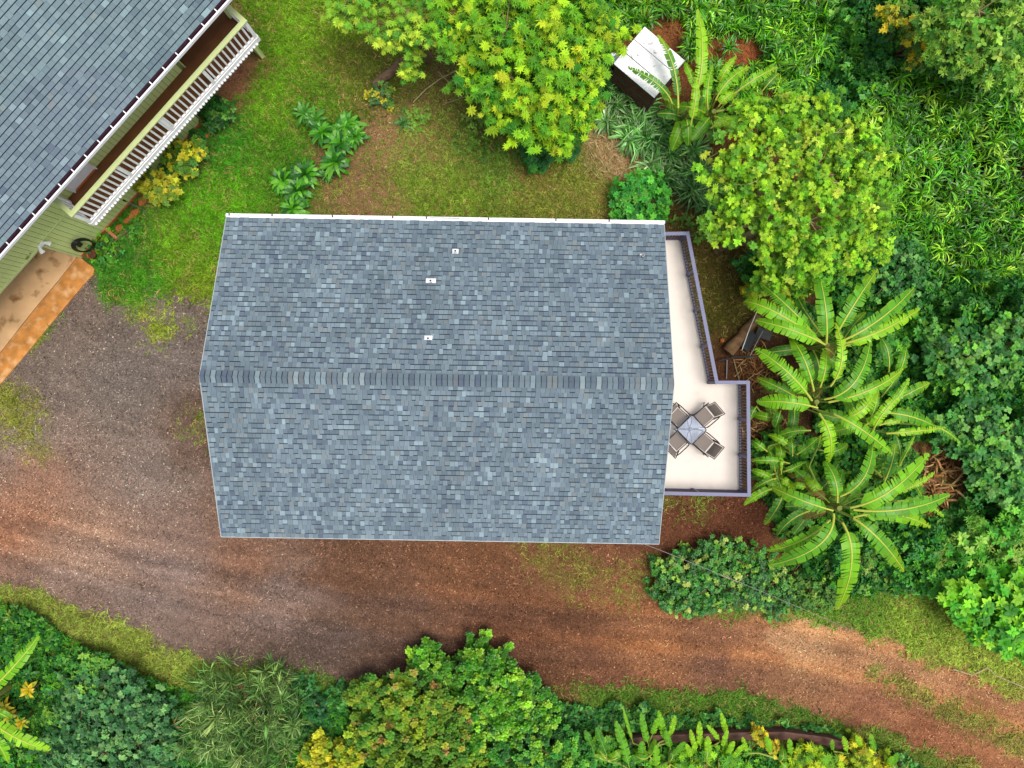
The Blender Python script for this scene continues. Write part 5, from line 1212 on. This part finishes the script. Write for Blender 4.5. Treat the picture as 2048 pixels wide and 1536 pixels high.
banana('small banana plant with upright dark leaves between the two lower large ones', 'banana_plant', q4(985,600), 2.0, [
 (q4(965,610),q4(1015,480),q4(1035,360),(2.0,2.4,2.3),.24,3),(q4(1065,500),q4(1110,420),q4(1165,310),(2.0,2.4,2.3),.10,1),(q4(1060,500),q4(1070,420),q4(1045,310),(1.9,2.2,2.2),.12,3),
 (q4(900,450),q4(940,460),q4(990,460),(1.9,2.1,2.0),.18,3),(q4(1140,590),q4(1180,650),q4(1215,710),(1.8,2.0,1.7),.10,1)], extra=3, stem_r=.07, exr=1.4, exz=(.6,1.3))
GE = 'banana suckers by the deck railing'
banana('cluster of young banana shoots nearest the lower right corner of the deck railing', 'young_banana_plant', q4(250,560), 1.2, [
 (q4(330,490),q4(200,470),q4(80,475),(1.2,1.4,1.1),.15,1),(q4(230,600),q4(150,560),q4(70,535),(1.1,1.3,1.0),.14,0),(q4(240,590),q4(160,620),q4(85,670),(1.2,1.3,1.0),.14,1),
 (q4(290,545),q4(360,520),q4(435,480),(1.2,1.4,1.1),.14,1),(q4(275,560),q4(280,500),q4(285,470),(1.2,1.5,1.4),.06,2),(q4(270,590),q4(320,620),q4(375,665),(1.2,1.4,1.1),.16,2)], extra=5, stem_r=.06, group=GE, exr=1.0, exz=(.5,1.0), w=.2)
banana('young banana shoot hanging over the bare earth below the deck corner', 'young_banana_plant', q4(270,670), 1.3, [
 (q4(220,655),q4(120,700),q4(30,770),(1.3,1.4,1.0),.17,0),(q4(290,690),q4(240,800),q4(165,900),(1.3,1.3,.8),.22,3)], extra=2, stem_r=.06, group=GE, exr=.9, exz=(.4,.9), w=.2)
banana('young banana shoots halfway along the right side of the deck railing', 'young_banana_plant', q4(300,350), 1.4, [
 (q4(180,410),q4(130,370),q4(75,335),(1.2,1.4,1.1),.14,1),(q4(330,375),q4(270,330),q4(190,300),(1.4,1.5,1.2),.15,0),(q4(470,270),q4(360,275),q4(255,305),(1.5,1.6,1.2),.17,1),
 (q4(380,430),q4(450,380),q4(520,320),(1.4,1.6,1.3),.20,1),(q4(600,415),q4(660,400),q4(720,360),(1.5,1.6,1.4),.22,1),(q4(350,440),q4(350,380),q4(340,330),(1.3,1.6,1.4),.13,3)], extra=4, stem_r=.06, group=GE, exr=1.0, exz=(.5,1.1), w=.2)
banana('dark young banana shoot close to the railing opposite the patio table', 'young_banana_plant', q4(240,190), 1.2, [
 (q4(270,140),q4(255,190),q4(235,250),(1.2,1.4,1.0),.20,3),(q4(110,110),q4(85,150),q4(65,205),(1.1,1.2,.9),.16,3)], extra=3, stem_r=.06, group=GE, exr=.9, exz=(.4,.9), w=.2)
banana('young banana shoot with yellow green torn leaves in the middle of the group', 'young_banana_plant', q4(560,690), 1.9, [
 (q4(560,695),q4(500,640),q4(440,580),(1.9,2.1,1.8),.19,2),(q4(450,650),q4(400,640),q4(350,630),(1.7,1.8,1.6),.14,0),(q4(500,420),q4(520,380),q4(540,300),(1.9,2.1,1.8),.13,3)], extra=5, stem_r=.06, group=GE, exr=1.3, exz=(.6,1.5), w=.22)
GT = None
banana('banana plant by the shed, its ragged dark leaves lying over the white tin roof', 'banana_plant', q1(900,690), 2.2, [
 (q1(820,690),q1(790,430),q1(690,225),(2.1,2.5,2.5),.17,3),(q1(780,660),q1(690,540),q1(500,430),(2.0,2.4,2.4),.17,3),(q1(930,620),q1(975,350),q1(945,60),(2.2,2.6,2.3),.22,2),
 (q1(900,800),q1(930,640),q1(935,510),(2.2,2.6,2.6),.16,2),(q1(960,620),q1(900,480),q1(868,400),(2.1,2.3,2.1),.15,0),(q1(760,650),q1(740,600),q1(720,550),(1.8,1.9,1.7),.15,2)], extra=5, group='banana plants by the shed', exr=1.4, exz=(.8,1.6))
banana('banana plant right of the shed with leaves fanning up and to the right', 'banana_plant', q1(1060,700), 2.0, [
 (q1(1080,540),q1(1125,450),q1(1190,360),(2.0,2.4,2.2),.16,2),(q1(1180,600),q1(1320,500),q1(1455,430),(2.0,2.3,2.0),.20,0),(q1(1060,640),q1(1150,510),q1(1275,430),(2.0,2.3,2.0),.20,0),
 (q1(1080,680),q1(1130,620),q1(1200,590),(1.9,2.1,1.9),.19,2),(q1(1030,820),q1(1100,780),q1(1175,760),(1.8,1.9,1.6),.17,2),(q1(1150,680),q1(1290,640),q1(1425,640),(1.8,2.0,1.7),.16,0),(q1(1360,580),q1(1420,510),q1(1465,470),(1.8,2.0,1.8),.17,3),(q1(1010,700),q1(1010,560),q1(1040,420),(2.0,2.3,2.0),.17,0)], extra=6, group='banana plants by the shed', exr=1.6, exz=(.7,1.5))
qb = lambda x, y: (x/3.522, 1100+y/3.522)
banana('banana plant cut by the left edge, its torn leaf reaching up to the verge', 'banana_plant', (-40,1410), 1.8, [
 (qb(-100,1010),qb(70,850),qb(270,610),(1.9,2.2,1.9),.25,0),(qb(-110,1170),qb(110,1320),qb(350,1410),(1.9,2.1,1.7),.27,2),(qb(-120,1250),qb(-20,1350),qb(60,1500),(1.9,2.1,1.7),.24,0),(qb(-80,1120),qb(20,1160),qb(70,1190),(1.8,1.9,1.7),.17,1)], extra=3, group=None, exr=1.3)

# paddle-leaved plants at the bottom right, leaves standing towards the drive
qa = lambda x, y: (1160+x/6.02, 1360+y/6.02); qc = lambda x, y: (1480+x/6.02, 1360+y/6.02)
def paddle(label, cp, lv, grp='paddle-leaved plants along the bottom edge', zc=.5):
    L_ = []
    for (a, c, w_, ci) in lv:
        m_ = ((a[0]+c[0])/2+R.uniform(-2,2), (a[1]+c[1])/2); L_.append((a, m_, c, (.55,.85,1.0), w_*1.6, ci))
    banana(label, 'paddle_leaved_plant', cp, zc, L_, stem_r=.05, group=grp, cat='heliconia', extra=4, exr=.9, exz=(.3,.6), w=.16, rib=.45)
paddle('paddle-leaved plant at the left end of the bottom row, dull leaves', qa(330,980), [(qa(320,900),qa(200,580),.10,3),(qa(180,900),qa(60,610),.09,3),(qa(600,1080),qa(430,500),.12,1)])
paddle('paddle-leaved plant with the tallest broad leaves left of the retaining wall', qa(830,900), [(qa(830,800),qa(740,400),.085,1),(qa(860,680),qa(935,460),.08,0),(qa(1050,760),qa(945,370),.09,0),(qa(1070,700),qa(1145,430),.075,2),(qa(750,970),qa(750,740),.10,1),(qa(640,760),qa(520,340),.04,0)])
paddle('paddle-leaved plant with a broad leaf right below the tallest ones', qa(1080,1000), [(qa(920,1080),qa(910,790),.09,0),(qa(1090,830),qa(1030,610),.085,1),(qa(1110,930),qa(1265,750),.09,1)])
paddle('bright paddle-leaved plant in front of the left end of the retaining wall', qa(1500,960), [(qa(1410,880),qa(1330,600),.07,2),(qa(1450,820),qa(1440,500),.08,2),(qa(1560,940),qa(1540,680),.09,2),(qa(1330,950),qa(1275,770),.07,2),(qa(1690,740),qa(1530,545),.065,2)])
paddle('bright paddle-leaved plant, second along the retaining wall', qa(1800,960), [(qa(1770,670),qa(1700,400),.075,2),(qa(1720,830),qa(1780,610),.07,2),(qa(1770,930),qa(1855,740),.08,2),(qa(1830,960),qa(1985,770),.085,2)])
paddle('paddle-leaved plant with two spear leaves before the middle of the retaining wall', qc(470,960), [(qc(380,900),qc(320,680),.085,0),(qc(620,920),qc(590,710),.08,0),(qc(100,880),qc(30,690),.06,2)])
paddle('paddle-leaved plant towards the right end of the retaining wall', qc(1450,980), [(qc(1290,880),qc(1240,680),.075,2),(qc(1640,880),qc(1570,650),.08,1),(qc(1130,860),qc(1110,720),.06,1),(qc(1480,830),qc(1400,670),.07,2)])
paddle('last paddle-leaved plant at the right end of the bottom row', qc(1860,1080), [(qc(1880,1020),qc(1890,880),.09,1),(qc(1800,1060),qc(1825,920),.09,0)])
bush('lobed_lime_shrub', 'lime yellow shrub with lobed leaves below the middle of the retaining wall', 'bush', [(1615,1515,.6,22,.3),(1650,1525,.6,20,.3),(1600,1540,.5,26,.3),(1635,1550,.5,30,.3)], 110, T_PALM, (.14,.22), [(190,214,30),(160,200,34),(110,170,40)], group=None)
bush('lobed_lime_shrub', 'bright lime lobed shrub at the bottom edge under the brightest paddle leaves', 'bush', [(1400,1515,.5,24,.3),(1440,1520,.5,24,.3),(1370,1530,.4,22,.3),(1420,1545,.4,34,.3),(1470,1530,.4,20,.3)], 110, T_PALM, (.14,.22), [(140,206,40),(110,180,40),(80,150,40)], group=None)
bush('lobed_lime_shrub', 'yellow leaved sprig drooping over the left part of the retaining wall', 'bush', [(1510,1468,.6,14,.2),(1530,1485,.6,14,.2),(1550,1500,.6,12,.2)], 130, T_PALM, (.1,.15), [(226,190,40),(190,190,50)], group=None)
bush('lobed_lime_shrub', 'yellow green lobed shrub at the bottom edge near the right end of the retaining wall', 'bush', [(1720,1490,.5,16,.3),(1725,1520,.5,22,.3),(1690,1535,.4,22,.3),(1760,1530,.4,20,.3)], 110, T_PALM, (.12,.2), [(170,200,40),(200,200,44),(110,160,40)], group=None)

# ---- heaps of dead leaves and straw
def heap(name, label, cat, px, py, r, n, L, w, cols, hh=.3, flat=.35):
    x, y, _ = W(px, py, .1); mb = MB()
    a = R.uniform(0,2*PI,n); q = r*np.sqrt(R.random(n)); p = np.c_[q*np.cos(a), q*np.sin(a), hh*(1-(q/r)**2)*R.uniform(.5,1,n)+.02]
    tm = [strap(1, w, R.uniform(-.1,.5), R.uniform(.3,1.8)) for _ in range(8)]
    nr = np.c_[R.normal(0,flat,n), R.normal(0,flat,n), np.ones(n)]
    scatter(mb, tm, p, nr, R.uniform(L*.6, L*1.3, n), pal(cols, n, .25))
    return tag(mb.build(name, M_dry, None, (x, y, 0)), label, cat, kind='stuff')
DEAD = [(170,120,84),(132,88,60),(96,60,42),(200,156,112),(150,96,60)]
heap('dead_leaf_pile', 'pile of reddish brown dead banana leaves at the right of the banana plants', 'leaf pile', 1885, 958, .95, 190, .55, .055, DEAD)
heap('straw_heap', 'tangle of dry pale straw at the upper right corner of the yard', 'straw', 1212, 312, .85, 520, .34, .014, [(206,170,128),(178,140,100),(150,110,76),(220,190,150)], .14)
heap('straw_heap', 'dry brown straw trailing along the foot of the grass clumps above the round bush', 'straw', 1290, 350, .8, 260, .3, .014, [(150,110,76),(120,84,56),(190,150,110)], .1)
heap('dead_leaf_pile', 'brown dead leaves littering the gap between the railing jog and the banana plants', 'leaf pile', 1520, 740, .75, 170, .4, .03, DEAD, .2)
heap('dead_leaf_pile', 'brown dead leaf litter along the right side of the deck railing', 'leaf pile', 1535, 880, .9, 240, .4, .035, DEAD, .2)
heap('dead_leaf_pile', 'thin brown leaf litter below the young bananas at the deck corner', 'leaf pile', 1590, 1010, .8, 90, .35, .03, DEAD, .12)
heap('straw_heap', 'dry brown stalks standing in the shrubs left of the feathery one', 'straw', 345, 1440, .45, 50, .8, .022, [(176,124,80),(140,96,60)], .5, .8)
heap('straw_heap', 'dry brown grass patch at the bottom left part of the yard by the gutter', 'straw', 730, 395, .8, 260, .22, .012, [(180,140,90),(150,110,70)], .06)
heap('dead_leaf_pile', 'brown litter at the right end of the bottom verge beside the round-leaved shrub', 'leaf pile', 1135, 1395, .45, 110, .3, .02, DEAD, .1)
heap('straw_heap', 'bleached twigs caught against the retaining wall', 'straw', 1600, 1487, .3, 30, .35, .016, [(200,160,130),(160,120,90)], .5, .5)
heap('dead_leaf_pile', 'rusty brown mulch between the strap-leaved plants and the bananas by the shed', 'leaf pile', 1475, 120, .75, 170, .3, .03, [(150,84,50),(120,66,40),(176,110,70)], .1)
heap('dead_leaf_pile', 'round brown heap of dead fronds above the shed', 'leaf pile', 1350, 50, .42, 110, .3, .025, [(170,110,70),(130,80,50)], .2)
